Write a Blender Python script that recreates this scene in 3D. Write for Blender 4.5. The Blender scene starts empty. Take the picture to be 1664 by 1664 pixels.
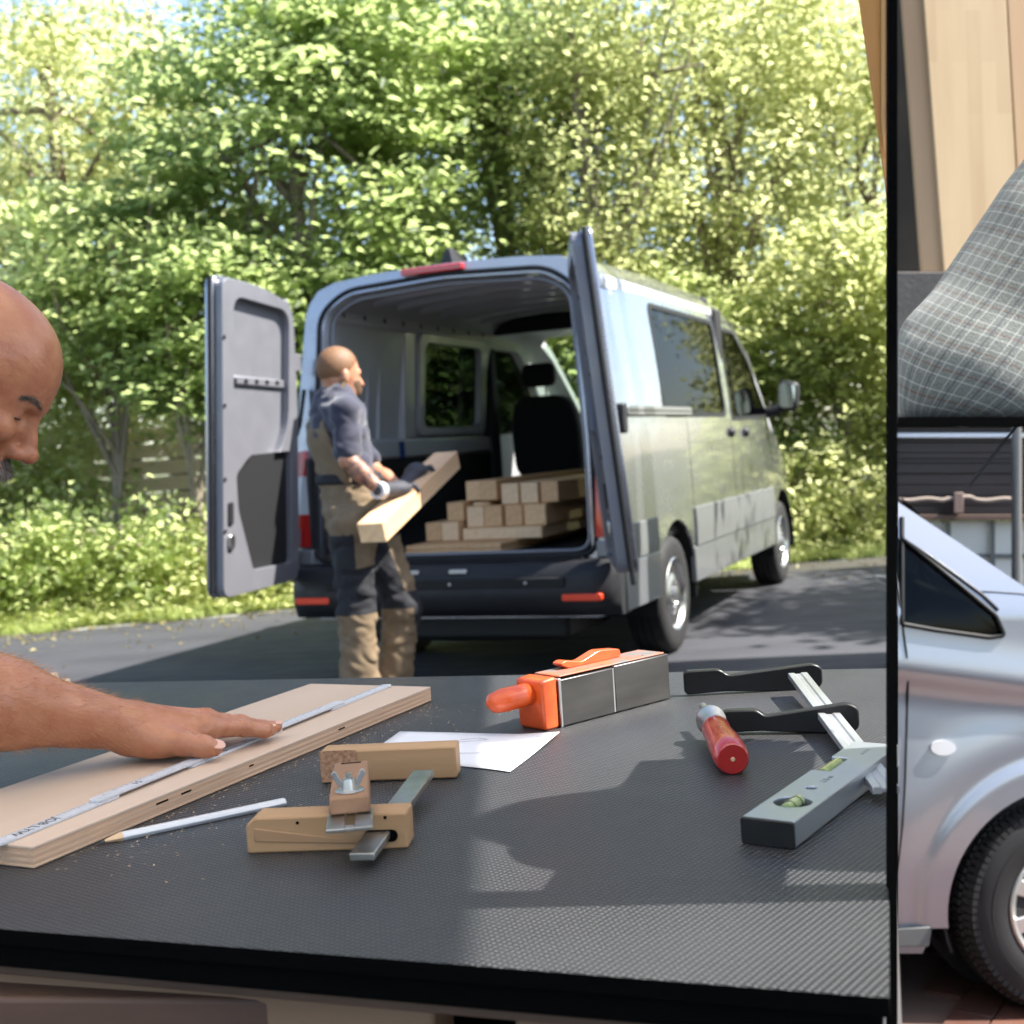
import bpy, bmesh, math, random
import numpy as np
from mathutils import Vector, Matrix
random.seed(5); RNG = np.random.default_rng(11)
S = bpy.context.scene
COL = S.collection
rad = math.radians
# ------------------------------------------------------------------ camera, sky, sun, exposure
FPX, PITCH, ROLL, CAMZ = 2080.0, 0.0489, 0.063, 1.2824
CF = Vector((0, math.cos(PITCH), -math.sin(PITCH)))
_U0 = Vector((0, math.sin(PITCH), math.cos(PITCH))); _R0 = Vector((1, 0, 0))
CR = _R0 * math.cos(ROLL) - _U0 * math.sin(ROLL)
CU = _R0 * math.sin(ROLL) + _U0 * math.cos(ROLL)
CC = Vector((0, 0, CAMZ))
cd = bpy.data.cameras.new('camera'); cam = bpy.data.objects.new('camera', cd); COL.objects.link(cam)
cd.lens = FPX / 1664 * 36; cd.sensor_width = 36; cd.sensor_fit = 'HORIZONTAL'; cd.clip_start = .05; cd.clip_end = 3000
m3 = Matrix((CR, CU, -CF)).transposed()
cam.matrix_world = Matrix.Translation(CC) @ m3.to_4x4()
cd.dof.use_dof = True; cd.dof.focus_distance = 1.55; cd.dof.aperture_fstop = 7.5
S.camera = cam
SUN_AZ, SUN_EL = 93.0, 50.0
w = bpy.data.worlds.new('World'); S.world = w; w.use_nodes = True
wn = w.node_tree.nodes; wl = w.node_tree.links
bg = wn['Background']; sky = wn.new('ShaderNodeTexSky'); sky.sky_type = 'NISHITA'; sky.sun_disc = False
sky.sun_elevation = rad(SUN_EL); sky.sun_rotation = rad(SUN_AZ); sky.air_density = 1.0; sky.dust_density = 1.3; sky.ozone_density = 1.0
wl.new(sky.outputs[0], bg.inputs[0]); bg.inputs[1].default_value = 0.115
sl = bpy.data.lights.new('sun', 'SUN'); sl.energy = 5.0; sl.angle = rad(.53); sl.color = (1, .965, .90)
so = bpy.data.objects.new('sun', sl); COL.objects.link(so)
_sd = Vector((math.sin(rad(SUN_AZ)) * math.cos(rad(SUN_EL)), math.cos(rad(SUN_AZ)) * math.cos(rad(SUN_EL)), math.sin(rad(SUN_EL))))
so.rotation_euler = _sd.to_track_quat('Z', 'Y').to_euler(); so.location = _sd * 30
S.view_settings.view_transform = 'Standard'; S.view_settings.look = 'None'
S.view_settings.exposure = 1.7; S.view_settings.gamma = 1.0
S.cycles.max_bounces = 8; S.cycles.diffuse_bounces = 4; S.cycles.transparent_max_bounces = 12; S.cycles.transmission_bounces = 6; S.cycles.glossy_bounces = 4
S.render.resolution_x = 1024; S.render.resolution_y = 1024

# ------------------------------------------------------------------ helpers
def P(px, py, d):                       # a point of the place at depth d (used to set real positions)
    return CC + (CF + CR * ((px - 832) / FPX) - CU * ((py - 832) / FPX)) * d
def G(px, py, z):                       # where that line of sight meets a level surface at height z
    r = CF + CR * ((px - 832) / FPX) - CU * ((py - 832) / FPX)
    return CC + r * ((z - CAMZ) / r.z)
def tag(o, label=None, cat=None, group=None, kind=None):
    if label: o['label'] = label
    if cat: o['category'] = cat
    if group: o['group'] = group
    if kind: o['kind'] = kind
    return o
def thing(name, label, cat, loc=(0, 0, 0), rz=0, group=None, mat3=None):
    o = bpy.data.objects.new(name, None); COL.objects.link(o); o.empty_display_size = .1
    if mat3 is not None: o.matrix_world = Matrix.Translation(Vector(loc)) @ mat3.to_4x4()
    else: o.location = loc; o.rotation_euler = (0, 0, rz)
    return tag(o, label, cat, group)
def mesh_obj(name, v, f, mat, parent=None, smooth=35, bevel=0, seg=2, loc=None):
    me = bpy.data.meshes.new(name); me.from_pydata([tuple(p) for p in v], [], [tuple(q) for q in f]); me.update()
    return finish(name, me, mat, parent, smooth, bevel, seg, loc)
def finish(name, me, mat, parent=None, smooth=35, bevel=0, seg=2, loc=None):
    o = bpy.data.objects.new(name, me); COL.objects.link(o)
    for m in (mat if isinstance(mat, (list, tuple)) else [mat]): me.materials.append(m)
    if parent is not None: o.parent = parent
    if loc is not None: o.location = loc
    if smooth:
        me.polygons.foreach_set('use_smooth', np.ones(len(me.polygons), bool))
        if smooth < 180: me.set_sharp_from_angle(angle=rad(smooth))
    if bevel:
        b = o.modifiers.new('bevel', 'BEVEL'); b.width = bevel; b.segments = seg; b.limit_method = 'ANGLE'; b.angle_limit = rad(40)
    return o
class MB:
    def __init__(s): s.v = []; s.f = []
    def add(s, v, f):
        n = len(s.v); s.v += [Vector(p) for p in v]; s.f += [tuple(i + n for i in q) for q in f]; return s
    def box(s, x0, x1, y0, y1, z0, z1):
        return s.add([(x0, y0, z0), (x1, y0, z0), (x1, y1, z0), (x0, y1, z0), (x0, y0, z1), (x1, y0, z1), (x1, y1, z1), (x0, y1, z1)],
                     [(0, 3, 2, 1), (4, 5, 6, 7), (0, 1, 5, 4), (1, 2, 6, 5), (2, 3, 7, 6), (3, 0, 4, 7)])
    def hexa(s, p):  # 8 corners: bottom loop, top loop
        return s.add(p, [(0, 3, 2, 1), (4, 5, 6, 7), (0, 1, 5, 4), (1, 2, 6, 5), (2, 3, 7, 6), (3, 0, 4, 7)])
    def tube(s, path, r, n=10, cap=True):
        path = [Vector(p) for p in path]; rs = r if isinstance(r, (list, tuple)) else [r] * len(path)
        base = len(s.v); up = None
        for i, p in enumerate(path):
            a = path[max(i - 1, 0)]; b = path[min(i + 1, len(path) - 1)]; t = (b - a).normalized()
            if up is None:
                up = Vector((0, 0, 1)) if abs(t.z) < .9 else Vector((1, 0, 0))
            x = up.cross(t).normalized(); y = t.cross(x).normalized(); up = y
            for k in range(n):
                an = 2 * math.pi * k / n; s.v.append(p + (x * math.cos(an) + y * math.sin(an)) * rs[i])
        for i in range(len(path) - 1):
            for k in range(n):
                a = base + i * n + k; b = base + i * n + (k + 1) % n
                s.f.append((a, b, b + n, a + n))
        if cap:
            s.f.append(tuple(base + k for k in reversed(range(n))))
            e = base + (len(path) - 1) * n; s.f.append(tuple(e + k for k in range(n)))
        return s
    def prism(s, poly, a, b, ax='y'):   # poly: 2D loop; ax: extrusion axis
        n = len(poly); base = len(s.v)
        def p3(q, t): return {'x': (t, q[0], q[1]), 'y': (q[0], t, q[1]), 'z': (q[0], q[1], t)}[ax]
        for t in (a, b):
            for q in poly: s.v.append(Vector(p3(q, t)))
        s.f.append(tuple(base + i for i in range(n))); s.f.append(tuple(base + n + i for i in reversed(range(n))))
        for i in range(n):
            j = (i + 1) % n; s.f.append((base + i, base + n + i, base + n + j, base + j))
        return s
    def lathe(s, prof, n=24, c=(0, 0, 0), axis='x'):   # prof: (t along axis, r)
        base = len(s.v); c = Vector(c)
        for t, r in prof:
            for k in range(n):
                a = 2 * math.pi * k / n; u, w_ = r * math.cos(a), r * math.sin(a)
                s.v.append(c + Vector({'x': (t, u, w_), 'y': (w_, t, u), 'z': (u, w_, t)}[axis]))
        for i in range(len(prof) - 1):
            for k in range(n):
                a = base + i * n + k; b = base + i * n + (k + 1) % n; s.f.append((a, a + n, b + n, b))
        s.f.append(tuple(base + k for k in range(n)))
        e = base + (len(prof) - 1) * n; s.f.append(tuple(e + k for k in reversed(range(n))))
        return s
    def build(s, name, mat, parent=None, smooth=35, bevel=0, seg=2):
        me = bpy.data.meshes.new(name); me.from_pydata([tuple(p) for p in s.v], [], s.f); me.update()
        bm = bmesh.new(); bm.from_mesh(me); bmesh.ops.recalc_face_normals(bm, faces=bm.faces); bm.to_mesh(me); bm.free()
        return finish(name, me, mat, parent, smooth, bevel, seg)
def rrect(x0, x1, y0, y1, r, n=5):
    o = []
    for cx, cy, a0 in ((x1 - r, y1 - r, 0), (x0 + r, y1 - r, 90), (x0 + r, y0 + r, 180), (x1 - r, y0 + r, 270)):
        for k in range(n + 1):
            a = rad(a0 + 90 * k / n); o.append((cx + r * math.cos(a), cy + r * math.sin(a)))
    return o
def rpoly(pts, r, n=4):                 # round the corners of a polygon
    o = []; N = len(pts)
    for i in range(N):
        p = Vector(pts[i]); a = Vector(pts[i - 1]); b = Vector(pts[(i + 1) % N])
        rr = min(r, (a - p).length * .45, (b - p).length * .45)
        s0 = p + (a - p).normalized() * rr; e0 = p + (b - p).normalized() * rr
        for k in range(n + 1):
            t = k / n; o.append(tuple(s0 * (1 - t) ** 2 + p * 2 * t * (1 - t) + e0 * t * t))
    return o

# ------------------------------------------------------------------ materials
def mat(name, col, rough=.5, metal=0.0, var=None, bump=None, coat=0.0, spec=.5, trans=0.0, ior=1.45, stretch=(1, 1, 1), rvar=0.0, sss=0.0, sheen=0.0):
    m = bpy.data.materials.new(name); m.use_nodes = True
    nt = m.node_tree; N = nt.nodes; L = nt.links; b = N['Principled BSDF']
    b.inputs['Base Color'].default_value = (*col, 1); b.inputs['Roughness'].default_value = rough; b.inputs['Metallic'].default_value = metal
    b.inputs['Coat Weight'].default_value = coat; b.inputs['Coat Roughness'].default_value = .06; b.inputs['Specular IOR Level'].default_value = spec
    b.inputs['Transmission Weight'].default_value = trans; b.inputs['IOR'].default_value = ior
    if sss: b.inputs['Subsurface Weight'].default_value = sss; b.inputs['Subsurface Radius'].default_value = (1, .35, .2); b.inputs['Subsurface Scale'].default_value = .006
    if sheen: b.inputs['Sheen Weight'].default_value = sheen
    if var or bump or rvar:
        tc = N.new('ShaderNodeTexCoord'); mp = N.new('ShaderNodeMapping'); mp.inputs['Scale'].default_value = stretch
        L.new(tc.outputs['Object'], mp.inputs[0])
    if var:
        sc, c2, detail = (list(var) + [5])[:3]
        no = N.new('ShaderNodeTexNoise'); no.inputs['Scale'].default_value = sc; no.inputs['Detail'].default_value = detail
        L.new(mp.outputs[0], no.inputs[0])
        rp = N.new('ShaderNodeValToRGB'); rp.color_ramp.elements[0].position = .32; rp.color_ramp.elements[1].position = .68
        rp.color_ramp.elements[0].color = (*col, 1); rp.color_ramp.elements[1].color = (*c2, 1)
        L.new(no.outputs[0], rp.inputs[0]); L.new(rp.outputs[0], b.inputs['Base Color'])
    if rvar:
        n3 = N.new('ShaderNodeTexNoise'); n3.inputs['Scale'].default_value = 9; n3.inputs['Detail'].default_value = 6
        L.new(mp.outputs[0], n3.inputs[0]); mr = N.new('ShaderNodeMapRange')
        mr.inputs[1].default_value = .3; mr.inputs[2].default_value = .7; mr.inputs[3].default_value = max(rough - rvar, .03); mr.inputs[4].default_value = min(rough + rvar, 1)
        L.new(n3.outputs[0], mr.inputs[0]); L.new(mr.outputs[0], b.inputs['Roughness'])
    if bump:
        sc, st, di = bump
        n2 = N.new('ShaderNodeTexNoise'); n2.inputs['Scale'].default_value = sc; n2.inputs['Detail'].default_value = 4
        L.new(mp.outputs[0], n2.inputs[0])
        bu = N.new('ShaderNodeBump'); bu.inputs['Strength'].default_value = st; bu.inputs['Distance'].default_value = di
        L.new(n2.outputs[0], bu.inputs['Height']); L.new(bu.outputs[0], b.inputs['Normal'])
    return m
def wood(name, c1, c2, scale=14, axis=0, rough=.6, fine=1.0):
    st = [1, 1, 1]; st = [.06 if i == axis else 1 for i in range(3)]
    m = mat(name, c1, rough, var=(scale, c2, 8), bump=(scale * 6, .25 * fine, .002), stretch=tuple(st))
    return m
def glass(name, tint, rough=.02, alpha=.45):
    m = bpy.data.materials.new(name); m.use_nodes = True; N = m.node_tree.nodes; L = m.node_tree.links
    out = N['Material Output']; b = N['Principled BSDF']; b.inputs['Base Color'].default_value = (0, 0, 0, 1); b.inputs['Roughness'].default_value = rough
    tr = N.new('ShaderNodeBsdfTransparent'); tr.inputs[0].default_value = (*tint, 1)
    mx = N.new('ShaderNodeMixShader'); mx.inputs[0].default_value = alpha
    L.new(tr.outputs[0], mx.inputs[1]); L.new(b.outputs[0], mx.inputs[2]); L.new(mx.outputs[0], out.inputs[0])
    return m
def leafmat(name, c1, c2, tcol, tr=.5, rough=.45, scale=1.3):
    m = bpy.data.materials.new(name); m.use_nodes = True; N = m.node_tree.nodes; L = m.node_tree.links
    out = N['Material Output']; b = N['Principled BSDF']; b.inputs['Roughness'].default_value = rough; b.inputs['Specular IOR Level'].default_value = .35
    geo = N.new('ShaderNodeNewGeometry'); rp = N.new('ShaderNodeValToRGB')
    rp.color_ramp.elements[0].color = (*c1, 1); rp.color_ramp.elements[1].color = (*c2, 1)
    L.new(geo.outputs['Random Per Island'], rp.inputs[0]); L.new(rp.outputs[0], b.inputs['Base Color'])
    t = N.new('ShaderNodeBsdfTranslucent'); 
    t.inputs[0].default_value = (*tcol, 1)
    mx = N.new('ShaderNodeMixShader'); mx.inputs[0].default_value = tr
    L.new(b.outputs[0], mx.inputs[1]); L.new(t.outputs[0], mx.inputs[2]); L.new(mx.outputs[0], out.inputs[0])
    return m

# ------------------------------------------------------------------ implicit shapes (bodies): signed distances, meshed by surface nets
def cap(p, a, b, ra, rb=None):
    rb = ra if rb is None else rb; a = np.asarray(a, np.float32); b = np.asarray(b, np.float32)
    ab = b - a; L2 = max(float(ab @ ab), 1e-9); q = p - a
    t = np.clip((q @ ab) / L2, 0, 1)
    return np.linalg.norm(q - t[..., None] * ab, axis=-1) - (ra + (rb - ra) * t)
def chain(p, pts, rs, k=.01):
    d = None
    for i in range(len(pts) - 1):
        e = cap(p, pts[i], pts[i + 1], rs[i], rs[i + 1]); d = e if d is None else smin(d, e, k)
    return d
def ell(p, c, r, R=None):
    q = p - np.asarray(c, np.float32)
    if R is not None: q = q @ np.asarray(R, np.float32)
    r = np.asarray(r, np.float32); k0 = np.linalg.norm(q / r, axis=-1); k1 = np.linalg.norm(q / (r * r), axis=-1)
    return k0 * (k0 - 1) / np.maximum(k1, 1e-6)
def smin(a, b, k):
    h = np.clip(.5 + .5 * (b - a) / k, 0, 1); return b + (a - b) * h - k * h * (1 - h)
def smax(a, b, k): return -smin(-a, -b, k)
def surfnet(fn, lo, hi, h):
    lo = np.asarray(lo, np.float32); hi = np.asarray(hi, np.float32); n = np.ceil((hi - lo) / h).astype(int) + 1
    ax = [lo[i] + h * np.arange(n[i], dtype=np.float32) for i in range(3)]
    D = np.empty(n, np.float32); st = max(1, int(400000 // (n[1] * n[2])))
    for i in range(0, n[0], st):
        g = np.stack(np.meshgrid(ax[0][i:i + st], ax[1], ax[2], indexing='ij'), -1); D[i:i + st] = fn(g)
    ins = D < 0; cs = np.zeros(n - 1, int)
    for dx in (0, 1):
        for dy in (0, 1):
            for dz in (0, 1): cs += ins[dx:n[0] - 1 + dx, dy:n[1] - 1 + dy, dz:n[2] - 1 + dz]
    act = (cs > 0) & (cs < 8); ci = np.argwhere(act); idx = -np.ones(n - 1, int); idx[act] = np.arange(len(ci))
    acc = np.zeros((len(ci), 3)); cnt = np.zeros(len(ci))
    cor = np.array([(x, y, z) for x in (0, 1) for y in (0, 1) for z in (0, 1)])
    for a in range(8):
        for b in range(a + 1, 8):
            if np.abs(cor[a] - cor[b]).sum() != 1: continue
            pa = ci + cor[a]; pb = ci + cor[b]; da = D[tuple(pa.T)]; db = D[tuple(pb.T)]; m = (da < 0) != (db < 0)
            t = (da[m] / (da[m] - db[m]))[:, None]; acc[m] += pa[m] + t * (pb[m] - pa[m]); cnt[m] += 1
    V = lo + h * acc / cnt[:, None]
    quads = []
    for a in range(3):
        b, c = (a + 1) % 3, (a + 2) % 3
        s0 = [slice(1, -1)] * 3; s0[a] = slice(0, -1); s1 = [slice(1, -1)] * 3; s1[a] = slice(1, None)
        m = ins[tuple(s0)] != ins[tuple(s1)]; e = np.argwhere(m)
        off = np.ones(3, int); off[a] = 0; e = e + off; flip = ins[tuple(e.T)]
        eb = np.zeros(3, int); eb[b] = 1; ec = np.zeros(3, int); ec[c] = 1
        q = np.stack([idx[tuple((e - eb - ec).T)], idx[tuple((e - ec).T)], idx[tuple(e.T)], idx[tuple((e - eb).T)]], 1)
        q[~flip] = q[~flip][:, ::-1]; quads.append(q)
    return V, np.concatenate(quads)
def np_mesh(name, V, Fq, mats, parent=None, smooth=180, midx=None, attr=None):
    me = bpy.data.meshes.new(name); V = np.asarray(V, np.float32); Fq = np.asarray(Fq, np.int32); k = Fq.shape[1]
    me.vertices.add(len(V)); me.vertices.foreach_set('co', V.ravel()); me.loops.add(Fq.size); me.loops.foreach_set('vertex_index', Fq.ravel())
    me.polygons.add(len(Fq)); me.polygons.foreach_set('loop_start', np.arange(0, Fq.size, k, dtype=np.int32))
    if midx is not None: me.polygons.foreach_set('material_index', np.asarray(midx, np.int32))
    me.update(calc_edges=True)
    if attr is not None:
        at = me.attributes.new(attr[0], 'FLOAT_VECTOR', 'POINT'); at.data.foreach_set('vector', np.asarray(attr[1], np.float32).ravel())
    me.validate(); return finish(name, me, mats, parent, smooth)
def merge_nets(nets):
    V = []; Fq = []; n = 0
    for v, q in nets: V.append(v); Fq.append(q + n); n += len(v)
    return np.concatenate(V), np.concatenate(Fq)

# ------------------------------------------------------------------ the setting: road, verge, sunken tiled yard
M = {}
M['black'] = mat('black_paint', (.0015, .0015, .0015), .9, spec=.05)
M['asphalt'] = mat('asphalt', (.050, .050, .058), .8, var=(2.2, (.032, .032, .038), 9), bump=(160, .5, .004), rvar=.12, stretch=(.35, 1, 1))
M['soil'] = mat('verge_soil', (.05, .06, .022), .95, var=(3, (.10, .10, .05), 8), bump=(30, .6, .03))
M['gravel'] = mat('gravel_edge', (.30, .29, .27), .95, var=(40, (.14, .14, .13), 6), bump=(70, .9, .01))
def lvl(px, py): g = G(px, py, 0); return Vector((g.x, g.y, 0))
_pa = lvl(1451, 1664); _pb = lvl(1451, 1000); _pd = (_pb - _pa).normalized()
def pline(y): return _pa + _pd * ((y - _pa.y) / _pd.y)
va, vb = Vector((-4.3, 10.55, 0)), Vector((3.63, 12.55, 0)); vdir = (vb - va) / (vb.x - va.x)
def verge(x):
    q = va + vdir * (min(max(x, -8), 8) - va.x); return Vector((x, q.y, 0))
XS = 60
rv = []; rf = []
def quad(pts):
    n = len(rv); rv.extend(pts); rf.append(tuple(range(n, n + len(pts))))
y0, y1, y2 = -40, -2.0, 7.25
quad([(-XS, y0, 0), (XS, y0, 0), (XS, y1, 0), (-XS, y1, 0)])
quad([(-XS, y1, 0), tuple(pline(y1)), tuple(pline(y2)), (-XS, y2, 0)])
quad([(5.2, y1, 0), (XS, y1, 0), (XS, y2, 0), (5.2, y2, 0)])
quad([(-XS, y2, 0), (XS, y2, 0), tuple(verge(XS)), tuple(verge(-XS))])
tag(mesh_obj('road', rv, rf, M['asphalt'], smooth=0), kind='structure')
# grassy bank behind the road, rising gently
gv = []; gf = []; nx = 60; rows = [(0, .012), (.5, .07), (2, .16), (5, .3), (14, .8), (60, 2.0), (900, 3)]
for j, (dy, z) in enumerate(rows):
    for i in range(nx + 1):
        x = (-XS + 2 * XS * i / nx) * (1 if dy < 100 else 12); p = verge(x if dy < 100 else x / 12)
        gv.append((x, p.y + dy, z + (random.uniform(-.03, .05) if 0 < j < 5 else 0)))
for j in range(len(rows) - 1):
    for i in range(nx):
        a = j * (nx + 1) + i; gf.append((a, a + 1, a + nx + 2, a + nx + 1))
tag(mesh_obj('grass_bank', gv, gf, M['soil'], smooth=180), kind='structure')
mb = MB()
for i in range(48):
    x = -9 + i * .33
    p = verge(x); q = verge(x + .33); a = random.uniform(-.05, .09); b = random.uniform(-.05, .09)
    mb.add([(p.x, p.y - .06 + a, .004), (q.x, q.y - .06 + b, .004), (q.x, q.y + .2, .022), (p.x, p.y + .2, .022)], [(0, 1, 2, 3)])
tag(mb.build('gravel_edge', M['gravel']), kind='structure')

# ------------------------------------------------------------------ foliage
def leaf_mesh(C, Nrm, size, droop=.25, width=.62):
    n = len(C); C = np.asarray(C, np.float32); Nrm = Nrm / np.linalg.norm(Nrm, axis=1, keepdims=True)
    r = RNG.normal(size=(n, 3)); t = r - (r * Nrm).sum(1, keepdims=True) * Nrm; t /= np.linalg.norm(t, axis=1, keepdims=True)
    b = np.cross(Nrm, t); s = (size * (.38 + .85 * RNG.uniform(0, 1, n) ** 1.6))[:, None]; wd = width * .5
    fold = RNG.uniform(.05, .3, n)[:, None]
    def pt(u, v, z): return C + t * s * (u - .5) + b * s * v + Nrm * s * z
    V = np.stack([pt(0, 0, 0), pt(.28, wd, fold * wd * 2), pt(.72, wd * .8, fold * wd * 1.2 - droop * .3), pt(1.0, 0, -droop),
                  pt(.72, -wd * .8, fold * wd * 1.2 - droop * .3), pt(.28, -wd, fold * wd * 2)], 1).reshape(-1, 3)
    i = np.arange(n)[:, None] * 6
    F = np.concatenate([i + np.array([[0, 3, 2, 1]]), i + np.array([[0, 5, 4, 3]])], 1).reshape(-1, 4)
    return V, F
def clusters(blobs, n, shell=.45):
    wts = np.array([b[3] * b[4] * b[5] for b in blobs]) ** .8; wts = wts / wts.sum(); out = []
    for b, k in zip(blobs, RNG.multinomial(n, wts)):
        d = RNG.normal(size=(k, 3)); d /= np.linalg.norm(d, axis=1, keepdims=True)
        rr = shell + (1 - shell) * RNG.uniform(0, 1, k) ** .6
        out.append(np.array(b[:3]) + d * rr[:, None] * np.array(b[3:6]))
    return np.concatenate(out)
def leaves_for(cl, per, rad_h, rad_v, up=1.0, spread=.8):
    k = len(cl); C = np.repeat(cl, per, 0); sc = np.repeat(RNG.uniform(.6, 1.35, k), per)[:, None]
    d = RNG.normal(size=C.shape) * np.array([rad_h, rad_h, rad_v]) * .55 * sc
    N = np.array([0, -.25, up]) + RNG.normal(size=C.shape) * spread * .6 + np.repeat(RNG.normal(size=(k, 3)) * .25, per, 0)
    return C + d, N
M['bark'] = mat('bark', (.16, .12, .085), .9, var=(9, (.30, .25, .19), 8), bump=(24, .8, .02), stretch=(1, 1, .25))
M['leaf_maple'] = leafmat('leaf_maple', (.07, .10, .035), (.13, .17, .06), (.62, .74, .30), .6)
M['leaf_dark'] = leafmat('leaf_dark', (.045, .075, .025), (.09, .125, .04), (.46, .56, .22), .55)
M['leaf_yellow'] = leafmat('leaf_yellow', (.085, .12, .025), (.16, .20, .05), (.86, .88, .45), .65)  # paler leaf colour; on far and right trees it carries the hazy glow
M['leaf_shrub'] = leafmat('leaf_shrub', (.07, .11, .025), (.13, .18, .045), (.76, .84, .38), .62)
M['leaf_vine'] = leafmat('leaf_vine', (.06, .09, .02), (.14, .16, .04), (.74, .78, .36), .62)
def tree(name, label, base, th, tr, blobs, ncl, per, size, lm, rh=.42, rvv=.2, cat='tree', group=None, lean=(0, 0), spread=.8, limbs=10, up=1.0):
    base = Vector(base); t = thing(name, label, cat, base, 0, group)
    cl = clusters(blobs, ncl)
    mb = MB(); top = Vector((lean[0], lean[1], th)); pth = []; rs = []
    for i in range(7):
        u = i / 6; pth.append(top * u + Vector((random.uniform(-.06, .06) * (i > 0), random.uniform(-.06, .06) * (i > 0), -.05 if i == 0 else 0))); rs.append(tr * (1.25 - .85 * u) if i else tr * 1.4)
    mb.tube(pth, rs, 9)
    limbs = int(limbs * 1.8)
    for c in cl[RNG.choice(len(cl), min(limbs, len(cl)), replace=False)]:
        c = Vector(c); u = random.uniform(.25, .95); s = top * u; mid = s.lerp(c, .5) + Vector((random.uniform(-.2, .2), random.uniform(-.2, .2), random.uniform(-.1, .3)))
        mb.tube([s, mid, c], [tr * (.55 - .3 * u) + .008, tr * .22 + .006, .007], 6)
    mb.build('trunk', M['bark'], t, smooth=60)
    Cc, Nn = leaves_for(cl, int(per * 1.35), rh, rvv, up, spread)
    V, F = leaf_mesh(Cc, Nn, size)
    z = V[:, 2] + base.z; V = V[np.repeat((z.reshape(-1, 6).min(1) > .02), 6)]; nl = len(V) // 6
    i = np.arange(nl)[:, None] * 6
    F = np.concatenate([i + np.array([[0, 3, 2, 1]]), i + np.array([[0, 5, 4, 3]])], 1).reshape(-1, 4)
    np_mesh('crown', V, F, lm, t, smooth=0)
    return t
def at_verge(x, dy, z=.1): p = verge(x); return (x, p.y + dy, z)
TG = 'trees and shrubs along the roadside bank'
def B(x, y, z, a, b, c): return (x, y, z, a, b, c)
tree('maple_tree', 'broad maple with layered leaves rising behind the open van door', at_verge(-2.1, 2.6), 6.0, .11,
     [B(0, -.3, 4.2, 1.9, 1.3, 2.3), B(-1.2, -.3, 3.0, 1.1, 1.0, 1.5), B(.9, 0, 5.6, 1.3, 1.1, 1.3), B(.5, -.5, 2.5, 1.2, .9, 1.0)], 430, 60, .125, M['leaf_maple'], .5, .12, group=TG, spread=.55, limbs=16)
tree('young_maple_tree', 'slender pale maple leaning at the sunny fence', at_verge(-3.9, 1.9), 3.6, .045,
     [B(.1, 0, 3.2, 1.0, .8, 1.3), B(-.3, 0, 2.6, .8, .7, .6)], 90, 55, .115, M['leaf_shrub'], .42, .12, group=TG, spread=.6, lean=(.25, 0))
tree('thin_maple_tree', 'thin bare-stemmed sapling beside the open left van door', at_verge(-2.85, 1.2), 3.0, .038,
     [B(.1, 0, 2.75, .8, .6, .9), B(-.2, 0, 1.9, .5, .5, .4)], 75, 50, .115, M['leaf_maple'], .4, .12, group=TG, spread=.6, lean=(-.3, 0), limbs=6)
tree('tall_ash_tree', 'tall loose pale tree with sky gaps at the far end of the bank', at_verge(-5.0, 4.6), 6.5, .12,
     [B(0, 0, 5.4, 1.8, 1.3, 1.5), B(-.9, 0, 3.4, 1.2, 1.0, 1.2), B(.3, 0, 2.4, 1.1, .9, .9)], 260, 55, .10, M['leaf_yellow'], .45, .3, group=TG)
tree('dark_beech_tree', 'dense dark-leaved tree standing behind the van roof', at_verge(.1, 3.6), 6.2, .14,
     [B(0, 0, 4.0, 1.4, 1.1, 2.2), B(-.6, 0, 5.9, 1.4, 1.1, 1.1), B(.5, .2, 5.6, 1.1, 1.0, 1.3)], 360, 62, .095, M['leaf_dark'], .38, .28, group=TG)
tree('small_leaf_tree', 'small-leaved pale green tree right behind the dark tree', at_verge(1.0, 2.0), 5.6, .09,
     [B(0, 0, 3.9, 1.0, .9, 1.6), B(.5, 0, 5.6, 1.2, .9, 1.2), B(-.4, 0, 2.9, .9, .8, .8)], 260, 62, .085, M['leaf_vine'], .36, .26, group=TG)
tree('sunlit_willow_tree', 'bright yellow-green sunlit tree above the van cab', at_verge(2.7, 3.0), 6.2, .12,
     [B(0, 0, 4.4, 1.6, 1.2, 2.0), B(.6, 0, 6.0, 1.5, 1.1, 1.2), B(-.6, 0, 3.0, 1.1, .9, 1.0)], 360, 62, .085, M['leaf_yellow'], .42, .32, group=TG)
tree('sunlit_birch_tree', 'bright feathery tree behind the wooden brace', at_verge(4.9, 2.8), 6.4, .12,
     [B(0, 0, 4.4, 1.6, 1.2, 2.0), B(-.3, 0, 6.0, 1.4, 1.1, 1.3), B(-.2, 0, 2.6, 1.2, .9, 1.0)], 300, 62, .085, M['leaf_yellow'], .42, .32, group=TG)
tree('hedge_tree', 'bushy clump hanging with vines over the van bonnet', at_verge(3.6, 1.2), 3.4, .06,
     [B(0, 0, 2.6, .95, .7, .9), B(.5, 0, 1.5, .9, .6, .8), B(-.7, .1, 2.0, .7, .6, .7)], 190, 58, .10, M['leaf_vine'], .34, .22, group=TG)
tree('back_tree', 'far dark tree filling the gap behind the maple', at_verge(-1.6, 7.0), 7.5, .15,
     [B(0, 0, 5.0, 2.4, 1.4, 2.8), B(1.4, 0, 6.8, 1.6, 1.2, 1.5)], 230, 52, .14, M['leaf_dark'], .6, .4, group=TG)
tree('back_hazel_tree', 'far pale tree filling the gap behind the bright trees', at_verge(3.4, 6.6), 7.5, .15,
     [B(0, 0, 4.6, 2.6, 1.4, 3.0), B(1.8, 0, 6.4, 2.0, 1.2, 1.9)], 230, 52, .14, M['leaf_yellow'], .6, .4, group=TG)
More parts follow.
